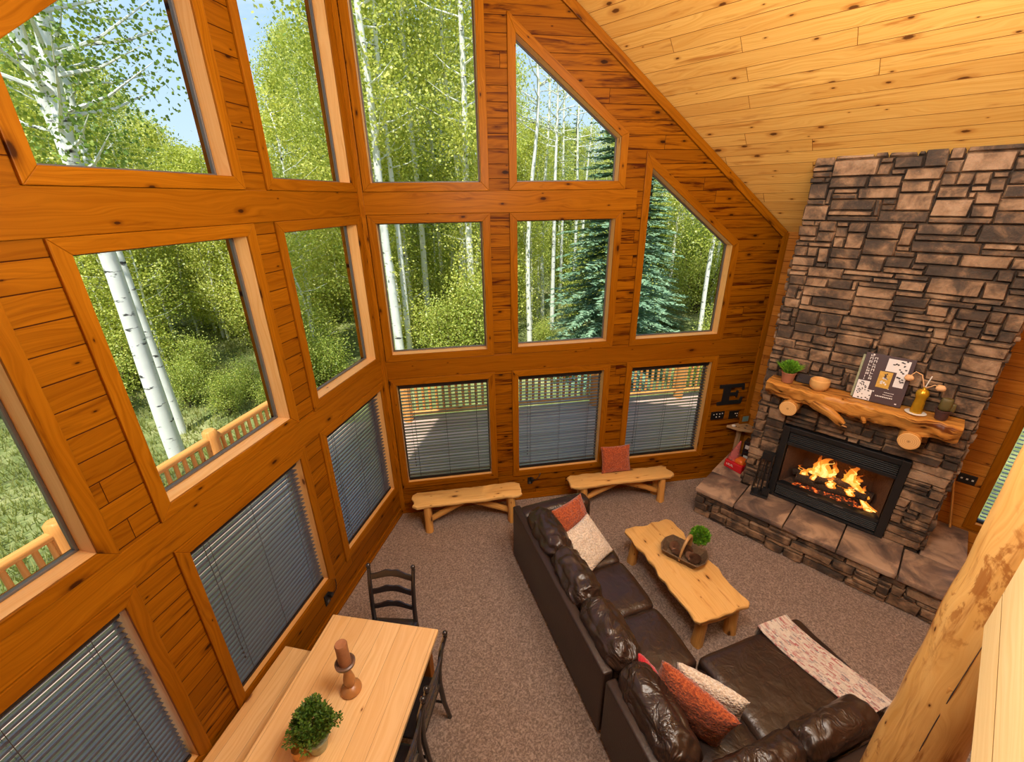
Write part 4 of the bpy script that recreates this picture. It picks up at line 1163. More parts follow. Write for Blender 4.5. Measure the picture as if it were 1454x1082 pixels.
# ------------------------------------------------------------------ live-edge slabs and log legs
def slab_outline(L, W, seed, amp=.02, endamp=.03, n=26, waist=0.0, dip=0.0):
    pts = []
    side = lambda x, s: W / 2 * (1 - waist * (1 - (2 * x / L) ** 2)) + amp * noise.noise(Vector((x * 3.1 + seed, s * 5.0, seed))) + amp * .5 * noise.noise(Vector((x * 9 + seed, s, 2)))
    cr = .05
    for k in range(n + 1):
        x = -L / 2 + L * k / n; e = min(1, (L / 2 - abs(x)) / cr); pts.append((x, -side(x, 0) + (1 - sqrt(max(0, 1 - (1 - e) ** 2))) * .04))
    for k in range(1, 8):
        y = -W / 2 + W * k / 8; pts.append((L / 2 + endamp * noise.noise(Vector((y * 8, seed, 1))) - dip * (1 - min(1, abs(y - .02) / .12)), y))
    for k in range(n + 1):
        x = L / 2 - L * k / n; e = min(1, (L / 2 - abs(x)) / cr); pts.append((x, side(x, 1) - (1 - sqrt(max(0, 1 - (1 - e) ** 2))) * .04))
    for k in range(1, 8):
        y = W / 2 - W * k / 8; pts.append((-L / 2 + endamp * noise.noise(Vector((y * 8, seed, 7))), y))
    return pts
def slab_mesh(mb, pts, z0, z1):
    """rounded waney edge: several shrinking outlines."""
    n = len(pts); cx = sum(p[0] for p in pts) / n; cy = sum(p[1] for p in pts) / n
    lv = [(z0, .035), (z0 + (z1 - z0) * .25, .008), (z0 + (z1 - z0) * .6, 0), (z1 - .008, .002), (z1, .012)]
    b = len(mb.v); off = rnd.uniform(0, 30)
    for z, s in lv:
        for i, (x, y) in enumerate(pts):
            d = Vector((cx * 0 - 0, 0)); l = Vector((x - cx, y - cy)); ax = s / max(.05, abs(l.x)) if abs(l.x) > .05 else 0; ay = s / max(.05, abs(l.y)) if abs(l.y) > .05 else 0
            w = .006 * noise.noise(Vector((x * 11, y * 11, z * 30)))
            mb.v.append((cx + l.x * (1 - ax) + w, cy + l.y * (1 - ay) + w, z))
    for j in range(len(lv) - 1):
        for i in range(n):
            k = (i + 1) % n
            mb.f.append((b + j * n + i, b + j * n + k, b + (j + 1) * n + k, b + (j + 1) * n + i))
            mb.uv.append([(pts[i][0] + off, j * .012), (pts[k][0] + off, j * .012), (pts[k][0] + off, j * .012 + .012), (pts[i][0] + off, j * .012 + .012)])
    e = b + (len(lv) - 1) * n
    mb.f.append(tuple(range(e, e + n))); mb.uv.append([(p[0] + off, p[1]) for p in pts])
    mb.f.append(tuple(reversed(range(b, b + n)))); mb.uv.append([(p[0] + off, p[1]) for p in reversed(pts)])
    return mb
def log_leg(par, x, y, h, r, seed, lean=(0, 0)):
    mb = MB(); pts = [(x + lean[0] * (1 - k / 5), y + lean[1] * (1 - k / 5), h * k / 5) for k in range(6)]
    mb.tube(pts, [r * 1.05, r * 1.0, r * .93, r * .98, r * .95, r * .9], n=14, wob=.22, seed=seed)
    return mb.build('leg', M['log_pine'], par, smooth=55)

def log_bench(label, c, rz, L, W, H, seed):
    t = thing('log_bench', label, 'bench', (c[0], c[1], 0), rz, 'log benches under the prow windows')
    mb = slab_mesh(MB(), slab_outline(L, W, seed, .022, .05, waist=.06), H - .065, H); mb.build('seat', M['slab_pine'], t, smooth=40)
    for i, (x, y) in enumerate(((-L * .37, -W * .27), (L * .40, -W * .27), (-L * .37, W * .22), (L * .40, W * .22))):
        log_leg(t, x, y, H - .05, .052, seed + i, (0, -.02 if y < 0 else .02))
    for s in (-1, 1):
        x0 = -L * .37 if s < 0 else L * .40
        mb = MB(); mb.tube([(x0, 0, .10), (x0 * .65, 0, .20), (x0 * .3, .01, .275), (-x0 * .12, .02, H - .075)], [.040, .042, .038, .036], n=12, wob=.3, seed=seed + s)
        mb.build('brace', M['log_pine'], t, smooth=60)
        mb = MB(); mb.tube([(x0, -W * .26, .12), (x0, W * .22, .12)], .03, n=10, wob=.2, seed=s); mb.build('stretcher', M['log_pine'], t, smooth=60)
    return t
RZ_R = -AR
log_bench('live-edge pine log bench standing alone under the blind nearest the wall corner', (.56, -.815), RZ_R, 1.44, .31, .45, 3)
log_bench('live-edge pine log bench with a rust pillow on it, between sofa and hearth', (2.335, -2.035), RZ_R, 1.50, .29, .44, 9)

# ------------------------------------------------------------------ pillows
def pillow_mesh(w, h, t, seed, n=26, knit='cable'):
    mb = MB()
    for sg in (1, -1):
        def f(u, v):
            x, y = 2 * u - 1, 2 * v - 1
            px, py = 1 - abs(x) ** 2.6, 1 - abs(y) ** 2.6
            th = t * (max(0, px) ** .55) * (max(0, py) ** .55)
            pin = 1 - .07 * (1 - y * y) * abs(x) ** 3
            pin2 = 1 - .07 * (1 - x * x) * abs(y) ** 3
            wv = .007 * noise.noise(Vector((x * 3, y * 3, seed))) + (.006 * abs(sin(x * 9)) * abs(sin(y * 13 + 2 * abs(sin(x * 9)))) if knit == 'cable' else .003 * noise.noise(Vector((x * 12, y * 12, seed))))
            return (x * w / 2 * pin, y * h / 2 * pin2, sg * (th / 2 + wv * (1 if th > .01 else 0)))
        m2 = MB(); m2.grid(f, n, n, uvs=(w, h))
        if sg < 0: m2.f = [tuple(reversed(q)) for q in m2.f]; m2.uv = [list(reversed(q)) for q in m2.uv]
        b = len(mb.v); mb.v += m2.v; mb.f += [tuple(i + b for i in q) for q in m2.f]; mb.uv += m2.uv
    return mb
def pillow(label, mat, Mw, w, h, t, seed, knit='cable', group=None):
    o = pillow_mesh(w, h, t, seed, knit=knit).build('throw_pillow', mat, None, merge=True, smooth=180)
    o.matrix_world = Mw; tag(o, label, 'pillow', group); return o
def stand(pos, face, lean, spin=0.0):
    """matrix of an upright pillow: face = horizontal facing direction, lean = degrees tipped back."""
    f = Vector((face[0], face[1], 0)).normalized(); up = UPV
    a = radians(lean)
    z = f * cos(a) + up * sin(a); y = up * cos(a) - f * sin(a); x = y.cross(z)
    m = frame(x, y, z, pos)
    return m @ Matrix.Rotation(radians(spin), 4, 'Z')
pillow('rust orange pillow standing on the log bench against the window', M['orange_knit'], stand((2.40, -1.90, .625), (-.575, -.818), 16), .44, .40, .13, 2, 'fine')

# ------------------------------------------------------------------ sectional sofa, local x = along the long back, y = toward the seat
SO = Vector((.54, -1.692, 0)); SU = Vector((-.43, -.903, 0)).normalized(); SVv = Vector((.903, -.43, 0)).normalized()
MS = frame(SU, SVv, UPV, SO)
so = thing('sectional_sofa', 'dark brown leather sectional sofa with chaise in the middle of the room', 'sofa', M=MS)
LE, LF = M['leather'], M['leather_flat']
def sb(nm, c, size, bev=.018, mat=None):
    mb = MB(); mb.box(c, size); return mb.build(nm, mat or LF, so, bevel=bev, seg=3, smooth=40)
def cushion(nm, c, size, r, bulge, seed, n=14, wr=.012, wf=8, Mx=None):
    mat = M['leather_seat'] if nm != 'back_cushion' else LE
    mb = MB(); mb.rbox(c, size, r, n, bulge, wr, wf, seed, Mx)
    o = mb.build(nm, mat, so, smooth=180); return o
sb('back_frame', (1.03, .045, .40), (2.06, .09, .71))
sb('base_frame', (1.05, .47, .20), (2.02, .80, .29))
mb = MB(); mb.rbox((.115, .49, .40), (.23, .88, .72), .085, 14, (0, 0, .01), .004, 4, 3); mb.build('arm', LE, so, smooth=180)
seams = [.24, .885, 1.485, 2.075]
for k in range(3):
    a, b = seams[k], seams[k + 1]
    cushion('seat_cushion', ((a + b) / 2, .60, .375), (b - a + .004, .66, .17), .055, (0, .02, .018), k * 3 + 1, 16, .006, 5)
    R = rot('X', 12)
    cushion('back_cushion', ((a + b) / 2, .235, .665), (b - a + .02, .25, .46), .115, (0, .03, .02), k * 5 + 2, 32, .022, 9, R)
# corner / chaise module
sb('back_frame', (2.60, .045, .39), (1.02, .09, .69))
sb('base_frame', (2.59, .50, .20), (.98, .82, .29))
sb('base_frame', (2.57, 1.50, .19), (.99, 1.16, .30))
sb('back_frame', (3.06, .85, .38), (.10, 1.56, .68))
cushion('seat_cushion', (2.50, .60, .375), (.80, .68, .17), .055, (0, 0, .018), 31, 16, .006, 5)
cushion('chaise_cushion', (2.43, 1.51, .38), (.80, 1.14, .18), .06, (0, 0, .02), 37, 22, .007, 4)
cushion('back_cushion', (2.42, .235, .645), (.67, .25, .47), .115, (0, .03, .02), 41, 32, .02, 9, rot('X', 12))
R = rot('Y', 12)
cushion('back_cushion', (2.865, .61, .645), (.25, .66, .46), .115, (-.03, 0, .02), 47, 32, .02, 9, R)
cushion('back_cushion', (2.865, 1.26, .645), (.26, .67, .46), .12, (-.03, 0, .03), 53, 32, .018, 8, R)
for (x, y) in ((.1, .1), (.1, .82), (1.95, .1), (2.2, .1), (3.0, .1), (2.2, 1.95), (3.0, 1.95)):
    mb = MB(); mb.lathe([(.025, 0), (.03, .06)], 12, (x, y, 0)); mb.build('foot', M['black_wood'], so, smooth=40)
# throw over the chaise end
mb = MB()
def thr(u, v):
    x = 1.985 + v * .86; w = .34
    y = 1.66 + u * w - .02 * sin(v * 5) + (v - .5) * .10
    z = .507 - .012 * (abs(y - 1.5) / .57) ** 4
    if x < 2.06:
        d = 2.06 - x; x = 2.06 - .035 - .012; z -= d * 1.9 - .02
    x = max(x, 2.012)
    z += .004 * noise.noise(Vector((u * 6, v * 14, 1)))
    return (x, y, z)
mb.grid(thr, 16, 60, uvs=(.42, 1.0))
m2 = MB(); m2.grid(lambda u, v: Vector(thr(u, v)) - Vector((-.006 if v < .06 else 0, 0, .007)), 16, 60, uvs=(.42, 1.0))
b = len(mb.v); mb.v += m2.v; mb.f += [tuple(i + b for i in reversed(q)) for q in m2.f]; mb.uv += [list(reversed(q)) for q in m2.uv]
o = mb.build('throw_blanket', M['throw'], None, smooth=60); o.matrix_world = MS
tag(o, 'woven throw in red, cream and grey laid across the end of the leather chaise', 'blanket')
def sl(u, v, z): return MS @ Vector((u, v, z))
d3 = lambda a, b: (SU * a + SVv * b)
pillow('rust orange pillow leaning in the far sofa corner, partly behind the cream pillow', M['orange_knit'], stand(sl(.36, .60, .655), d3(.95, .30), 28, 2), .47, .46, .15, 11)
pillow('cream textured pillow leaning on the long sofa back in front of a rust pillow', M['cream_knit'], stand(sl(.72, .60, .64), d3(.89, .46), 50, 0), .50, .48, .15, 17, 'fine')
pillow('rust orange cable-knit pillow in the near sofa corner by the chaise', M['orange_knit'], stand(sl(2.42, .50, .69), d3(-.48, .87), 6, 10), .56, .50, .17, 23)
pillow('cream cable-knit pillow in the near sofa corner, in front of the rust one', M['cream_knit'], stand(sl(2.385, .70, .628), d3(-.60, .80), 8, 2), .50, .42, .15, 29)
pillow('bright red pillow tucked between back cushions and the rust cable-knit pillow', M['red_cloth'], stand(sl(2.11, .37, .66), d3(-.2, .9), 20), .26, .40, .10, 33, 'fine')

# ------------------------------------------------------------------ coffee table
CD = Vector((.457, .889, 0)).normalized(); crz = atan2(CD.y, CD.x)
ct = thing('coffee_table', 'live-edge pine slab coffee table with short log legs on the carpet', 'table', (1.425, -3.36, 0), crz)
mb = slab_mesh(MB(), slab_outline(1.30, .645, 5, .045, .03, 34, waist=.05, dip=.03), .372, .432)
mb.build('tabletop', M['slab_pine'], ct, smooth=40)
for i, (x, y, ln) in enumerate(((-.56, .17, (-.01, .01)), (-.55, -.20, (-.01, -.02)), (.52, .20, (.02, .02)), (.52, -.19, (.02, -.02)))):
    log_leg(ct, x, y, .38, .058, 40 + i, ln)
mb = MB(); mb.tube([(-.57, -.22, .33), (-.57, 0, .31), (-.57, .22, .33)], .042, n=12, wob=.25, seed=3); mb.build('cross_log', M['log_pine'], ct, smooth=60)
mb = MB(); mb.tube([(.53, -.22, .32), (.53, 0, .31), (.53, .22, .32)], .042, n=12, wob=.25, seed=6); mb.build('cross_log', M['log_pine'], ct, smooth=60)
TZ = .434
bk = thing('basket', 'dark woven tray basket with a curved antler handle on the coffee table', 'basket', (1.53, -3.335, TZ), radians(-86))
mb = MB(); r = random.Random(2)
bl, bw, bh = .23, .145, .085
ml = MB()
for k in range(7):                                   # woven courses
    z0, z1 = bh * k / 7, bh * (k + 1) / 7 + .002
    def oc_(z, o): 
        f = .76 + .24 * z / bh
        c = .35
        return [(-bl * f - o, -bw * f * c - o), (-bl * f * .8 - o, -bw * f - o), (bl * f * .8 + o, -bw * f - o), (bl * f + o, -bw * f * c - o), (bl * f + o, bw * f * c + o), (bl * f * .8 + o, bw * f + o), (-bl * f * .8 - o, bw * f + o), (-bl * f - o, bw * f * c + o)]
    def walk(poly, per=10):
        out = []
        for i in range(len(poly)):
            a, b = Vector(poly[i]), Vector(poly[(i + 1) % len(poly)])
            for q in range(per): out.append(a.lerp(b, q / per))
        return out
    A, B = walk(oc_(z0, 0)), walk(oc_(z1, 0))
    n = len(A)
    for i in range(n):
        j = (i + 1) % n
        wv = .004 if (i // 2 + k) % 2 else -.002
        na = (A[i] + A[j]).normalized()
        o = na * wv
        q = [Vector((*(A[i] + o), z0)), Vector((*(A[j] + o), z0)), Vector((*(B[j] + o), z1)), Vector((*(B[i] + o), z1))]
        ml.quad(q)
        ml.quad([p - Vector((na.x, na.y, 0)) * .008 for p in reversed(q)])
ml.build('sides', M['wicker'], bk)
mb = MB(); mb.prism([(x * .99, y * .99) for x, y in oc_(0, 0)], 0.001, .008); mb.build('bottom', M['wicker'], bk)
mb = MB(); rp = walk(oc_(bh, .002), 4); mb.tube([(p.x, p.y, bh + .002) for p in rp] + [(rp[0].x, rp[0].y, bh + .002)], .008, n=7, wob=.3); mb.build('rim', M['wicker'], bk, smooth=60)
hp = []
for k in range(15):
    a = pi * k / 14; hp.append((.0 + .02 * sin(a), -bw * .92 * cos(a), .045 + .225 * sin(a) ** .75))
mb = MB(); mb.tube(hp, [.012 + .018 * (k / 14) ** 1.5 for k in range(15)], n=10, wob=.12); mb.build('handle', M['antler'], bk, smooth=60)
def cone_mesh():
    mb = MB(); r = random.Random(9); n = 130; ga = 2.39996
    mb.lathe([(.0001, -.045), (.022, -.03), (.026, 0), (.014, .035), (.0001, .045)], 10)
    for k in range(n):
        t = k / n; z = -.045 + .095 * t; rad = .034 * sin(pi * min(1, .12 + t * .86)) ** .7
        a = ga * k; d = Vector((cos(a), sin(a), 0)); s = Vector((-sin(a), cos(a), 0))
        p0 = d * rad * .45 + Vector((0, 0, z)); tip = d * (rad + .010) + Vector((0, 0, z + .010)); w = .011
        mid = d * rad + Vector((0, 0, z + .003))
        mb.quad([p0 - s * w * .4, mid - s * w, tip - s * w * .3, tip + s * w * .3, mid + s * w, p0 + s * w * .4])
        mb.quad([p0 + s * w * .4 - UPV * .004, mid + s * w - UPV * .004, tip - UPV * .003, mid - s * w - UPV * .004, p0 - s * w * .4 - UPV * .004])
    return mb.mesh('pine_cone')
cm = cone_mesh(); cm.materials.append(M['pinecone'])
for i, (x, y, z, rx, ry, sc, lab) in enumerate(((-.115, .03, .058, 70, 10, 1.25, 'pine cone at the far end of the basket'), (.015, .055, .066, 80, 60, 1.2, 'pine cone behind the antler handle in the basket'), (.125, -.015, .062, 75, -40, 1.3, 'pine cone at the near end of the basket'), (-.06, -.05, .05, 85, 100, 1.0, 'pine cone low in the basket beside the handle foot'), (.06, .0, .055, 60, 20, 1.0, 'pine cone wedged in the middle of the basket'))):
    o = bpy.data.objects.new('pine_cone', cm); COL.objects.link(o)
    o.matrix_world = Matrix.Translation((1.53, -3.335, TZ)) @ Matrix.Rotation(radians(-86), 4, 'Z') @ Matrix.Translation((x, y, z)) @ Matrix.Rotation(radians(ry), 4, 'Z') @ Matrix.Rotation(radians(rx), 4, 'X') @ Matrix.Scale(sc, 4)
    tag(o, lab, 'pine cone', 'pine cones in the basket')

# ------------------------------------------------------------------ dining corner
TE = Vector((-.808, -.589, 0)).normalized(); TW = Vector((.597, -.802, 0)).normalized()
TP = Vector((-1.559, -1.597, 0))                      # far wall-side corner of the table top
MT = frame(TE, Vector((-TE.y, TE.x, 0)), UPV, TP)     # local x along the table, y toward the room
tb = thing('dining_table', 'long rectangular pine dining table beside the windows', 'table', M=MT)
TL_, TWd, TH = 2.05, .95, .76
mb = MB(); mb.box((TL_ / 2, TWd / 2, TH - .02), (TL_, TWd, .04), grain=0, off=(3, .4)); mb.build('tabletop', M['table_pine'], tb, bevel=.006)
mb = MB()
for y in (.08, TWd - .08): mb.box((TL_ / 2, y, TH - .085), (TL_ - .2, .025, .09), grain=0)
for x in (.10, TL_ - .10): mb.box((x, TWd / 2, TH - .085), (.025, TWd - .16, .09), grain=1)
mb.build('apron', M['trim_pine'], tb, bevel=.003)
for x in (.10, TL_ - .10):
    for y in (.09, TWd - .09):
        mb = MB(); mb.box((x, y, (TH - .04) / 2), (.08, .08, TH - .04), grain=2); mb.build('leg', M['trim_pine'], tb, bevel=.006)
# bench along the wall
wb = thing('wall_bench', 'plain pine bench running along the window wall behind the dining table', 'bench', M=WL)
mb = MB(); mb.box((-2.34 - 1.1, -.235, .44), (2.2, .40, .04), grain=0); mb.build('seat', M['table_pine'], wb, bevel=.005)
for x in (-2.48, -3.4, -4.35):
    mb = MB(); mb.box((x, -.235, .21), (.05, .34, .42), grain=2); mb.build('leg', M['trim_pine'], wb, bevel=.004)
mb = MB(); mb.box((-3.42, -.40, .375), (1.95, .025, .09), grain=0); mb.build('apron', M['trim_pine'], wb, bevel=.003)

def ladder_chair(label, M4):
    t = thing('dining_chair', label, 'chair', M=M4, group='black ladder-back dining chairs')
    BW = M['black_wood']
    for s in (-1, 1):
        mb = MB(); x = s * .195
        pts = [(x * 1.04, -.27, 0), (x, -.235, .2), (x, -.215, .44), (x, -.225, .62), (x * 1.02, -.26, .85), (x * 1.05, -.30, 1.0)]
        mb.tube(pts, [.017, .020, .022, .021, .019, .017], n=12)
        mb.lathe([(.016, 0), (.012, .006), (.020, .020), (.021, .034), (.013, .048), (.0001, .052)], 12, pts[-1])
        mb.build('back_post', BW, t, smooth=50)
        mb = MB(); mb.tube([(s * .20, .19, 0), (s * .20, .19, .25), (s * .20, .185, .44)], [.015, .02, .022], n=12); mb.build('front_leg', BW, t, smooth=50)
        mb = MB(); mb.tube([(s * .20, .19, .20), (s * .195, -.23, .20)], .011, n=8); mb.build('stretcher', BW, t, smooth=50)
    for z in (.22, .32):
        mb = MB(); mb.tube([(-.2, .19, z), (.2, .19, z)], .011, n=8); mb.build('stretcher', BW, t, smooth=50)
    mb = MB(); mb.rbox((0, -.015, .452), (.44, .43, .035), .016, 8, (0, 0, .004)); mb.build('seat', BW, t, smooth=60)
    for z, hgt in ((.61, .075), (.765, .078), (.915, .085)):
        mb = MB(); n = 22
        yb = lambda zz: -.225 - max(0, zz - .62) * .195
        def f(u, v):
            x = -.192 + .384 * u
            w = .5 - .5 * cos(2 * pi * u)
            top = hgt * (.62 + .38 * w) + .007 * cos(u * 6 * pi) * (1 - abs(2 * u - 1)) ; lo = .022 * w
            zz = z + lo + (top - lo) * v - .02
            return (x, yb(zz) - .022 * (1 - (2 * u - 1) ** 2), zz)
        a = MB().grid(f, n, 4); b = MB().grid(lambda u, v: Vector(f(u, v)) + Vector((0, .014, 0)), n, 4)
        mb.v = a.v + b.v; q = len(a.v); mb.f = a.f + [tuple(i + q for i in reversed(x)) for x in b.f]; mb.uv = a.uv + b.uv
        W = n + 1
        bd = list(range(W)) + [j * W + n for j in range(1, 5)] + [4 * W + i for i in range(n - 1, -1, -1)] + [j * W for j in range(3, 0, -1)]
        for k in range(len(bd)):
            k2 = (k + 1) % len(bd); mb.f.append((bd[k2], bd[k], bd[k] + q, bd[k2] + q)); mb.uv.append([(0, 0)] * 4)
        mb.build('back_slat', BW, t, smooth=50)
    return t
def chair_at(bx_, by_, face, label):
    """bx_, by_: mid point between the tops of the back posts; face: direction the sitter looks."""
    f = Vector((face[0], face[1], 0)).normalized(); x = Vector((f.y, -f.x, 0))
    return ladder_chair(label, frame(x, f, UPV, Vector((bx_, by_, 0)) + f * .30))
chair_at(-1.045, -1.735, (-.745, -.67), 'black ladder-back chair at the far end of the dining table, seen from its front')
tk = TP + Vector((-TE.y, TE.x, 0)) * TWd
yo = Vector((-TE.y, TE.x, 0))
def at_t(a, p): q = tk + TE * a + yo * p; return q.x, q.y
chair_at(*at_t(.425, .145), -yo, 'black ladder-back chair on the room side of the table, nearer the far end')
chair_at(*at_t(.90, .145), -yo, 'black ladder-back chair on the room side of the table, nearest the camera')
# candle holder
t = thing('candle_holder', 'tall turned wooden candle holder with a carved pillar candle on the dining table', 'candle holder', (-1.735, -2.312, .761))
mb = MB(); mb.lathe([(.0001, 0), (.068, 0), (.074, .012), (.072, .03), (.058, .042), (.052, .052), (.030, .062), (.036, .085), (.042, .12), (.036, .155), (.026, .20), (.024, .235), (.030, .245), (.026, .255), (.044, .275)], 28); mb.build('stem', M['turned_wood'], t, smooth=45)
mb = MB(); mb.lathe([(.0001, .27), (.05, .272), (.068, .288), (.070, .306), (.060, .312), (.046, .300), (.0001, .298)], 28); mb.build('cup', M['dark_cup'], t, smooth=45)
mb = MB(); mb.lathe([(.0001, .298), (.042, .299), (.043, .36), (.041, .43), (.043, .482), (.038, .492), (.020, .488), (.0001, .486)], 24); mb.build('candle', M['candle_top'], t, smooth=45)
# wooden scoop by the picture edge
t = thing('wooden_cup', 'small pale wooden cup at the picture edge beside the table plant', 'cup', (-2.155, -2.455, .761))
mb = MB(); mb.lathe([(.0001, 0), (.04, 0), (.044, .01), (.045, .075), (.041, .078), (.038, .07), (.036, .012), (.0001, .01)], 22); mb.build('body', M['bowl_wood'], t, smooth=45)
mb = MB(); mb.tube([(.04, .0, .06), (.07, .0, .055), (.075, 0, .035), (.042, 0, .02)], .007, n=8); mb.build('handle', M['bowl_wood'], t, smooth=60)

# log post
mb = MB()
pc_ = Vector((-.02, -5.095, 0)); n = 60
top = ZR - SLOPE * abs(pc_.x) - .02
pts = [(pc_.x + .006 * noise.noise(Vector((k * .5, 0, 0))), pc_.y + .006 * noise.noise(Vector((0, k * .5, 0))), top * k / n) for k in range(n + 1)]
mb.tube(pts, [.140 + .006 * noise.noise(Vector((k * .6, 3, 3))) for k in range(n + 1)], n=40, wob=.05, seed=2)
po = struct('log_post', mb, M['post_pine'], smooth=60)
r = random.Random(8)
mb = MB()
for k in range(9):                                   # trimmed branch stubs
    z = r.uniform(.3, 4.2); a = r.uniform(1.6, 4.6); d = Vector((cos(a), sin(a), 0)); s = r.uniform(.012, .03)
    mb.rbox(pc_ + d * .121 + Vector((0, 0, z)), (s * 1.6, s * 1.6, s * 2.6), s * .7, 6, wr=.004, wf=40)
mb.build('knot_bumps', M['log_pine'], po, smooth=180)
mb = MB()                                             # drying check running down the log
cr = []
for k in range(40):
    z = .6 + 3.4 * k / 39; a = 3.05 + .12 * noise.noise(Vector((z * .8, 0, 0))) + .05 * sin(z * 1.2); cr.append(Vector((pc_.x + cos(a) * .1405, pc_.y + sin(a) * .1405, z)))
mb.tube(cr, [.0012 + .004 * abs(noise.noise(Vector((k * .22, 1, 1)))) for k in range(40)], n=5); mb.build('crack', M['dark_ink'], po)
# ------------------------------------------------------------------ outside: deck, ground, forest
CAMP = Vector((-2.301, -4.615, 4.057))
DD = 2.93
# deck slabs follow both faces of the prow
def deckpoly(T, N, s0, s1):
    return [T * s0 + N * .2, T * s1 + N * .2, T * s1 + N * (DD + .12), T * s0 + N * (DD + .12)]
tipd = Vector((0, (DD + .12) / ((cos(AR) + cos(AL)) / 2), 0)); tip0 = Vector((0, .245, 0))
mb = MB()
for T, N, sg in ((T_R, N_R, 1), (T_L, N_L, -1)):
    p = [tip0, T * (sg * 9) + N * .2, T * (sg * 9) + N * (DD + .12), tipd]
    if sg < 0: p = [p[1], p[0], p[3], p[2]]
    uv = [(q.dot(T), q.dot(N)) for q in p]
    mb.quad([q + Vector((0, 0, -.06)) for q in p], uv)
    mb.quad([q + Vector((0, 0, -.20)) for q in reversed(p)], list(reversed(uv)))
    for i in range(4): mb.quad([p[i] + Vector((0, 0, -.2)), p[(i + 1) % 4] + Vector((0, 0, -.2)), p[(i + 1) % 4] + Vector((0, 0, -.06)), p[i] + Vector((0, 0, -.06))])
struct('floor_deck', mb, M['deck'])

def railing(label, T, N, s_from, s_to, sp=1.96):
    Mx = frame(T, N, UPV)
    t = thing('deck_railing', label, 'railing', M=Mx @ Matrix.Translation((s_from, DD, -.06)))
    L = s_to - s_from; sg = 1 if L > 0 else -1; L = abs(L); RP = M['rail_pine']
    n = int(L / sp)
    for k in range(n + 1):
        x = sg * k * sp
        mb = MB(); mb.tube([(x, 0, 0), (x, 0, .95), (x, 0, 1.04), (x, 0, 1.065)], [.10, .10, .095, .07], n=18, wob=.05, seed=k); mb.build('post', RP, t, smooth=45)
    for nm, z, r in (('top_rail', .93, .055), ('bottom_rail', .16, .045)):
        mb = MB(); mb.tube([(sg * L * k / 30, .0, z + .006 * noise.noise(Vector((k * .7, z, 0)))) for k in range(31)], r, n=12, wob=.08); mb.build(nm, RP, t, smooth=60)
    nb = int(L / .132); shown = 0
    for k in range(nb):
        x = sg * (k + .5) * .132
        if abs((abs(x) / sp) - round(abs(x) / sp)) * sp < .10: continue
        mb = MB(); mb.tube([(x, 0, .15), (x, 0, .55), (x, 0, .93)], [.027, .030, .027], n=9, wob=.1, seed=k); mb.build('baluster', RP, t, smooth=60)
    return t
# both rails start at the common corner post
lc = DD * math.tan((AL + AR) / 2)
railing('log deck railing seen over the lawn through the left windows', T_L, N_L, lc * 1.0, lc - 9.0)
railing('log deck railing seen through the blinds under the right windows', T_R, N_R, -lc + 1.96, -lc + 9.0)

def gz(x, y):
    r = sqrt(x * x + y * y)
    z = -1.05 + max(0, r - 10) * .045 + max(0, r - 26) * .10
    return z + .25 * noise.noise(Vector((x * .12, y * .12, 0))) + .08 * noise.noise(Vector((x * .5, y * .5, 3)))
mb = MB(); n = 110
def gpt(u, v):
    x = -60 + 150 * u; y = -22 + 112 * v
    return (x, y, gz(x, y) - (.9 if abs(x) < 5 and y < 2.5 else 0))
mb.grid(gpt, n, n); struct('ground', mb, M['ground'], smooth=180)

def at(az, D):
    a = radians(az); x, y = CAMP.x + D * sin(a), CAMP.y + D * cos(a)
    return Vector((x, y, gz(x, y)))

def leaves(mb, c, sx, sz, n, size, rr, droop=0.0):
    for _ in range(n):
        p = Vector((c[0] + rr.gauss(0, sx), c[1] + rr.gauss(0, sx), c[2] + rr.gauss(0, sz)))
        a = Vector((rr.gauss(0, 1), rr.gauss(0, 1), rr.gauss(0, .7) - droop)).normalized()
        b = a.cross(Vector((rr.gauss(0, 1), rr.gauss(0, 1), rr.gauss(0, 1)))).normalized()
        l = size * rr.uniform(.7, 1.25); w = l * .46
        mb.quad([p, p + a * l * .45 + b * w, p + a * l, p + a * l * .45 - b * w])

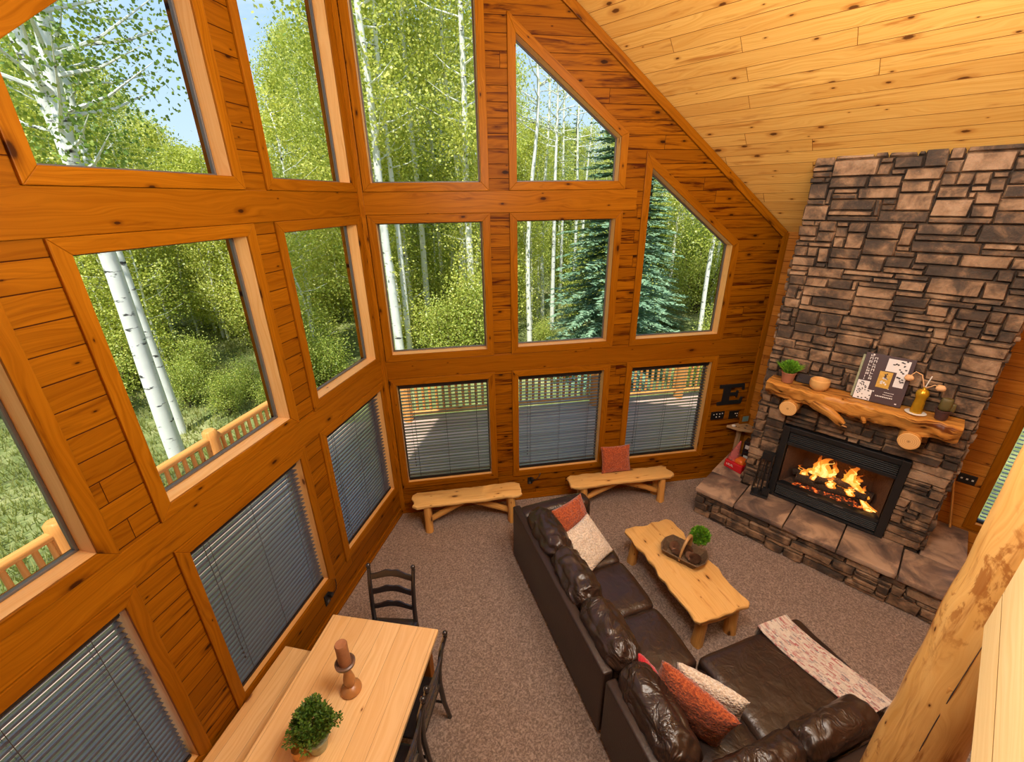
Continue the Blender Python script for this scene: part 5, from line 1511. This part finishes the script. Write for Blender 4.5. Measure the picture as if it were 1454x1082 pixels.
def aspen_meshes(seed, H=12.0, R=.11, crown=.42, spread=1.5, nbr=34, per=150, size=.13, fork=None, bend=.25):
    rr = random.Random(seed); tr_ = MB(); lf = MB()
    def stem(p0, d, L, r0, nseg, lo):
        pts = []; p = Vector(p0)
        for k in range(nseg + 1):
            t = k / nseg
            pts.append(p + Vector((bend * noise.noise(Vector((t * 2.2, seed, lo))) * t * 2, bend * noise.noise(Vector((seed, t * 2.2, lo))) * t * 2, 0)) + d * (L * t))
        tr_.tube(pts, [r0 * (1 - .82 * k / nseg) + .008 for k in range(nseg + 1)], n=9, wob=.08, seed=seed)
        return pts
    stems = [(stem((0, 0, -.4), Vector((0, 0, 1)), H + .4, R, 14, 0), 0.0)]
    if fork:
        p = Vector((0, 0, fork[0])); stems.append((stem(p, Vector(fork[1]).normalized(), H - fork[0], R * .66, 10, 5), fork[0]))
    for pts, z0 in stems:
        for k in range(nbr):
            t = crown + (1 - crown) * (k + rr.random()) / nbr
            if z0: t = (k + .5) / nbr
            i = min(len(pts) - 2, int(t * (len(pts) - 1))); f = t * (len(pts) - 1) - i
            p = pts[i].lerp(pts[i + 1], f)
            a = rr.uniform(0, 2 * pi); tt = (t - crown) / (1 - crown) if not z0 else t
            L = spread * (.35 + .9 * sin(pi * min(1, .12 + tt * .9))) * rr.uniform(.5, 1.1)
            d = Vector((cos(a), sin(a), rr.uniform(.15, .7))).normalized()
            e = p + d * L; m = p + d * L * .5 + Vector((0, 0, -.06 * L))
            tr_.tube([p, m, e], [R * .20 + .006, R * .12 + .004, .004], n=5, caps=False)
            for q in range(4):
                c = p.lerp(e, .35 + .22 * q); leaves(lf, c, .16 + .13 * L, .14 + .12 * L, per // 4, size, rr, .3)
    return tr_.mesh('aspen_trunk', smooth=70), lf.mesh('aspen_foliage')

def tree(label, p, rz, sc, tm, fm, group=None, bm=None, lm=None, cat='tree', name='aspen_tree', szx=None):
    t = thing(name, label, cat, p, rz, group)
    t.scale = (szx or sc, szx or sc, sc)
    link('trunk', tm, bm or M['bark'], t); link('foliage', fm, lm or M['leaf_aspen'], t)
    return t
# the big forked aspen close to the deck
tm, fm = aspen_meshes(101, 15.0, .165, .36, 2.4, 36, 170, .07, fork=(5.6, (.10, -.08, 1)), bend=.3)
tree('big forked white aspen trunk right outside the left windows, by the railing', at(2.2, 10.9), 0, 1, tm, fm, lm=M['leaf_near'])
tm, fm = aspen_meshes(103, 13.0, .10, .5, 1.4, 24, 90, .08, bend=.4)
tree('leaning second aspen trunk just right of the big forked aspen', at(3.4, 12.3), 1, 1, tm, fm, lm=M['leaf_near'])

VAR = [aspen_meshes(201 + i, 12.0, .075 + .012 * (i % 3), c, sp, nb, int(per * 1.25), .085) for i, (c, sp, nb, per) in enumerate(((.42, 1.5, 34, 190), (.36, 1.25, 36, 190), (.55, 1.7, 30, 210), (.30, 1.1, 34, 170), (.5, 1.3, 30, 180)))]
SPARSE = aspen_meshes(301, 12.0, .085, .55, 1.0, 20, 16, .09)
spec = [(29.2, 13.5, 14.5, .125, 'twin white aspen trunk at the left of the tall window beside the wall corner'), (30.5, 14.2, 14.0, .09, 'thin white aspen rising beside the twin trunk in the tall corner window'),
        (39.3, 14.5, 14.5, .12, 'white aspen trunk at the right edge of the tall corner window'), (35.5, 17.5, 12.5, .08, 'thin pale aspen trunk in the middle of the tall corner window'),
        (46.9, 15.0, 11.5, .105, 'straight bright white trunk left in the middle window of the right wall'), (49.9, 17.5, 11.0, .105, 'second straight white trunk beside the blue-green spruce')]
TV = [aspen_meshes(401 + i, 13.0, r, .42 if i < 4 else .62, 1.5, 30, 200 if i < 4 else 16, .075) for i, (_, _, _, r, _) in enumerate(spec)]
for (az, D, h, r, lab), (tm, fm) in zip(spec, TV): tree(lab, at(az, D), az, h / 13.0, tm, fm)

def line_el(az):
    P = [(-40, 26), (-10, 25), (0, 19), (4, 15), (6, 12.5), (9, 8.5), (11.5, 4.5), (14, 5.5), (16.5, 7), (18, 12), (20, 16), (22, 24), (25, 40), (43, 40), (45.5, 18), (47, 8), (55, 7), (60, 13), (66, 19), (75, 24), (120, 26)]
    for (a, e), (b, f) in zip(P, P[1:]):
        if a <= az <= b: return e + (f - e) * (az - a) / (b - a)
    return 20
rf = random.Random(77)
cnt = 0
GL = 'slender white-barked aspen in the sunlit forest beyond the deck railing'
for k in range(170):
    az = -30 + 125 * ((k * .6180339) % 1.0); D = 15.5 + 33 * ((k * .7548776 + .2) % 1.0) ** 1.1
    if 53 < az < 64 and D < 19: continue
    if -4 < az < 14 and D < 17: D += 4
    p = at(az, D)
    h = min(CAMP.z + D * math.tan(radians(min(line_el(az - 1.5), line_el(az), line_el(az + 1.5)))) - p.z, rf.uniform(10.5, 15.5))
    if h < 3.0: continue
    v = VAR[(1, 3, 0)[k % 3] if az < 16 else k % 5]; zs = h / 12.0
    tree(GL, p, rf.uniform(0, 6.28), zs, v[0], v[1], 'aspens of the forest', szx=max(.62, zs) * rf.uniform(.85, 1.15)); cnt += 1
for k, (az, D, h) in enumerate(((48.6, 19, 12), (50.9, 22, 11.5), (52.6, 20, 11), (53.6, 26, 12), (30.5, 20, 13), (36.8, 19, 14))):
    tree('thin sparsely leaved aspen stem against the sky between the taller trees', at(az, D), rf.uniform(0, 6), h / 12, SPARSE[0], SPARSE[1], 'bare aspen stems')

# low saplings that close the clearing
SAP = [aspen_meshes(601 + i, 7.0, .05, .12, 1.1, 34, 190, .075, bend=.3) for i in range(3)]
for k in range(46):
    az = (-3 + 29 * ((k * .6180339 + .15) % 1.0)) if k < 30 else (26 + 22 * ((k * .6180339 + .15) % 1.0)); D = 14.2 + 9 * ((k * .7548776 + .4) % 1.0)
    if 1.0 < az < 5 and D < 15.5: D += 3
    p = at(az, D); h = min(CAMP.z + D * math.tan(radians(min(line_el(az - 1), line_el(az), line_el(az + 1)))) - p.z, rf.uniform(4.5, 8.0))
    if h < 2.5: continue
    tree('young leafy aspen sapling filling the undergrowth behind the clearing', p, rf.uniform(0, 6.28), h / 7.0, SAP[k % 3][0], SAP[k % 3][1], 'aspen saplings')
# spruces
def spruce_meshes(seed, H, R, nwh=44, nbr=11, lowz=.04):
    rr = random.Random(seed); tr_ = MB(); lf = MB()
    tr_.tube([(0, 0, -.3), (0, 0, H * .5), (0, 0, H)], [R * .055, R * .035, .01], n=8)
    for w in range(nwh):
        t = (w + .3 * rr.random()) / nwh; z = H * (lowz + (1 - lowz) * t)
        L0 = R * (1 - t) ** .85 * (.9 + .1 * sin(w * 2.3)) + .06
        for b in range(nbr if t < .8 else 6):
            a = 2 * pi * (b + rr.random() * .8) / nbr + w * .7; L = L0 * rr.uniform(.72, 1.08)
            d = Vector((cos(a), sin(a), 0)); s = Vector((-sin(a), cos(a), 0))
            tilt = .35 * t - .18
            P = lambda f: Vector((0, 0, z)) + d * (L * f) + UPV * (L * (tilt * f - .22 * f * f + .12 * f ** 3))
            nt = max(4, int(L / .085))
            for q in range(nt):
                f = .18 + .82 * (q + .5) / nt; p = P(f); ln = min(.34, (.10 + .38 * L * (1 - f) * .8)) * rr.uniform(.7, 1.2)
                for sd in (-1, 1):
                    dv = (d * .75 + s * sd * .8 + UPV * rr.uniform(-.28, .12)).normalized()
                    nv = dv.cross(UPV).normalized()
                    for g in range(2):
                        o = p + dv * (ln * .38 * g) + UPV * rr.uniform(-.02, .02); w_ = .034
                        tw = (nv + UPV * rr.uniform(-.7, .7)).normalized()
                        lf.quad([o - tw * w_ * .4, o + dv * ln * .34 - tw * w_, o + dv * ln * .66, o + dv * ln * .34 + tw * w_, o + tw * w_ * .4])
            p = P(1.0); lf.quad([p - d * .12 - s * .03, p + d * .08, p - d * .12 + s * .03])
    return tr_.mesh('spruce_trunk', smooth=60), lf.mesh('spruce_needles')
tm, fm = spruce_meshes(11, 9.2, 2.75)
tree('large blue-green spruce filling the lower right windows beside the deck', at(57.6, 13.6), 0, 1, tm, fm, bm=M['bark_dark'], lm=M['needle'], name='spruce_tree')
tm2, fm2 = spruce_meshes(12, 10, 2.0, 38, 9)
tree('dark conifer deep in the forest behind the tall corner window', at(34.8, 23), 0, 1.12, tm2, fm2, bm=M['bark_dark'], lm=M['needle'], name='spruce_tree')
for az, D, s, lab in ((50.2, 30, .90, 'yellow-green young fir on the skyline behind the thin aspen stems'), (52.2, 33, .95, 'taller yellow-green fir on the skyline behind the thin aspen stems'), (48.2, 36, .9, 'far yellow-green fir at the left of the skyline group'), (54.6, 31, .72, 'small fir next to the big spruce on the skyline')):
    tree(lab, at(az, D), az, s, tm2, fm2, bm=M['bark_dark'], lm=M['needle_y'], name='fir_tree')
tree('blue-green spruce just behind the large spruce to its right', at(61.2, 18.5), 2, .78, tm, fm, bm=M['bark_dark'], lm=M['needle'], name='spruce_tree')

# understorey
def shrub_mesh(seed, n=1500):
    rr = random.Random(seed); lf = MB(); st = MB()
    for k in range(26):
        a = rr.uniform(0, 2 * pi); e = rr.uniform(.1, .75); hgt = rr.uniform(.7, 1.9)
        tip = Vector((cos(a) * e, sin(a) * e, hgt)); st.tube([(0, 0, -.1), tip * .5 + Vector((0, 0, .1)), tip], [.02, .013, .005], n=4, caps=False)
        leaves(lf, tip, .22, .26, n // 52, .055, rr); leaves(lf, tip * .6, .26, .3, n // 52, .055, rr)
    return st.mesh('shrub_stem'), lf.mesh('shrub_foliage')
SV = [shrub_mesh(i, 7000) for i in (501, 502, 503)]
for k in range(150):
    az = -12 + 100 * ((k * .6180339 + .37) % 1.0); D = 12.5 + 24 * ((k * .7548776 + .61) % 1.0)
    if az < 13 and D < 14.5: continue
    if 50 < az < 64 and D < 17: continue
    if k % 3 == 1 and D < 20: continue
    p = at(az, D); s = rf.uniform(.6, 1.25) * (1 + .02 * (D - 12))
    v = SV[k % 3]
    t = thing('understorey_shrub', 'leafy green shrub or sapling in the forest undergrowth', 'shrub', p, rf.uniform(0, 6.28), 'forest undergrowth')
    t.scale = (s, s, s * rf.uniform(.8, 1.35))
    link('stem', v[0], M['bark_dark'], t); link('foliage', v[1], M['leaf_shrub'], t)
for az, D, s in ((8.3, 12.6, .55), (10.6, 13.3, .6), (6.6, 15.0, .7), (12.6, 12.4, .5), (4.9, 13.8, .6), (-1.5, 14.5, .8), (16, 12.6, .7), (20, 13.0, .8), (18, 14.5, .9)):
    v = SV[int(D * 10) % 3]
    t = thing('understorey_shrub', 'leafy green shrub or sapling in the forest undergrowth', 'shrub', at(az, D), az, 'forest undergrowth')
    t.scale = (s, s, s)
    link('stem', v[0], M['bark_dark'], t); link('foliage', v[1], M['leaf_shrub'], t)
# meadow grass
mb = MB(); rg = random.Random(4)
for k in range(15000):
    az = rg.uniform(-16, 22); D = 8.5 + 13 * rg.random() ** 1.2
    p = at(az, D)
    if p.x > -6 and p.y < 1.2: continue
    for b in range(2):
        a = rg.uniform(0, 6.28); l = rg.uniform(.06, .22); w = Vector((cos(a), sin(a), 0)) * .012; d = Vector((rg.uniform(-.5, .5), rg.uniform(-.5, .5), 1)) * l
        mb.quad([p - w, p + w, p + d])
tag(mb.build('meadow_grass', M['grass'], None), 'sunlit wild grass on the clearing beyond the deck railing', 'grass', kind='stuff')

# ------------------------------------------------------------------ sky, sun, added fill lights, fire light, camera
W = bpy.data.worlds.new('sky'); SC.world = W; W.use_nodes = True
t = W.node_tree; t.nodes.clear()
def wn(typ, **ins):
    n_ = t.nodes.new('ShaderNode' + typ)
    for k, v in ins.items():
        s = n_.inputs[k]
        if isinstance(v, bpy.types.NodeSocket): t.links.new(v, s)
        else: s.default_value = v
    return n_
tc = wn('TexCoord'); sep = wn('SeparateXYZ', Vector=tc.outputs['Generated'])
mp = wn('Mapping', Vector=tc.outputs['Generated']); mp.inputs['Scale'].default_value = (1.4, 1.4, 3.2)
nz = wn('TexNoise', Vector=mp.outputs[0], Scale=1.7, Detail=6.0, Roughness=.55, Distortion=.3)
r1 = wn('ValToRGB', Fac=sep.outputs[2]); e = r1.color_ramp.elements
e[0].position = 0.0; e[0].color = (.70, .86, 1.0, 1); e[1].position = .6; e[1].color = (.24, .48, .90, 1)
r2 = wn('ValToRGB', Fac=nz.outputs['Fac']); e = r2.color_ramp.elements; e[0].position = .53; e[0].color = (0, 0, 0, 1); e[1].position = .74; e[1].color = (1, 1, 1, 1)
mx = t.nodes.new('ShaderNodeMix'); mx.data_type = 'RGBA'
t.links.new(r2.outputs[0], mx.inputs[0]); t.links.new(r1.outputs[0], mx.inputs[6]); mx.inputs[7].default_value = (1.0, 1.0, 1.0, 1)
bg = wn('Background', Color=mx.outputs[2], Strength=1.2); out = t.nodes.new('ShaderNodeOutputWorld'); t.links.new(bg.outputs[0], out.inputs[0])

def light(name, kind, loc_, energy, color, **kw):
    l = bpy.data.lights.new(name, kind); l.energy = energy; l.color = color
    for k, v in kw.items(): setattr(l, k, v)
    o = bpy.data.objects.new(name, l); COL.objects.link(o); o.location = loc_
    return o
s = light('sun', 'SUN', (-6, -5, 14), 7.4, (1, .95, .86), angle=radians(.6))
s.rotation_euler = Vector((.45, .33, -1)).to_track_quat('-Z', 'Y').to_euler()
WARM = (1, .95, .88)
light('overhead_fill_light', 'POINT', (.4, -4.4, 5.6), 230, WARM, shadow_soft_size=.5)  # unseen point light added high up to brighten the interior; no pendant fixture
light('dining_fill_light', 'POINT', (-.9, -3.9, 4.5), 290, WARM, shadow_soft_size=.45)  # added fill for table, carpet and guard board; no dining lamp hangs here
light('loft_fill_light', 'POINT', (-1.2, -6.6, 5.9), 110, WARM, shadow_soft_size=.5)  # unseen fill added above the loft, behind the camera
light('great_room_fill_light', 'POINT', (.6, -6.4, 5.6), 80, WARM, shadow_soft_size=.5)  # weaker unseen fill added behind the camera for the open room
light('fire_light', 'POINT', (CHX + .18, (FY0 + FY1) / 2, FZ0 + .45), 3, (1, .42, .12), shadow_soft_size=.12)

cam = bpy.data.cameras.new('camera'); co = bpy.data.objects.new('camera', cam); COL.objects.link(co)
f_, pit, yaw, roll = 613.275, radians(22.852), radians(44.374), radians(-.824)
fw = Vector((sin(yaw) * cos(pit), cos(yaw) * cos(pit), -sin(pit))); rt = Vector((cos(yaw), -sin(yaw), 0)); up = rt.cross(fw)
ex = rt * cos(roll) + up * sin(roll); ey = up * cos(roll) - rt * sin(roll)
co.matrix_world = frame(ex, ey, -fw, CAMP)
cam.sensor_fit = 'HORIZONTAL'; cam.sensor_width = 36; cam.lens = f_ / 1454 * 36; cam.clip_start = .05; cam.clip_end = 400
SC.camera = co
SC.view_settings.view_transform = 'Standard'; SC.view_settings.look = 'None'; SC.view_settings.gamma = 1; SC.view_settings.exposure = 0.0
SC.view_settings.use_curve_mapping = False
cy = SC.cycles
cy.use_denoising = True
cy.max_bounces = 10; cy.diffuse_bounces = 5; cy.glossy_bounces = 4; cy.transparent_max_bounces = 24; cy.transmission_bounces = 6
cy.sample_clamp_indirect = 6.0; cy.caustics_reflective = False; cy.caustics_refractive = False
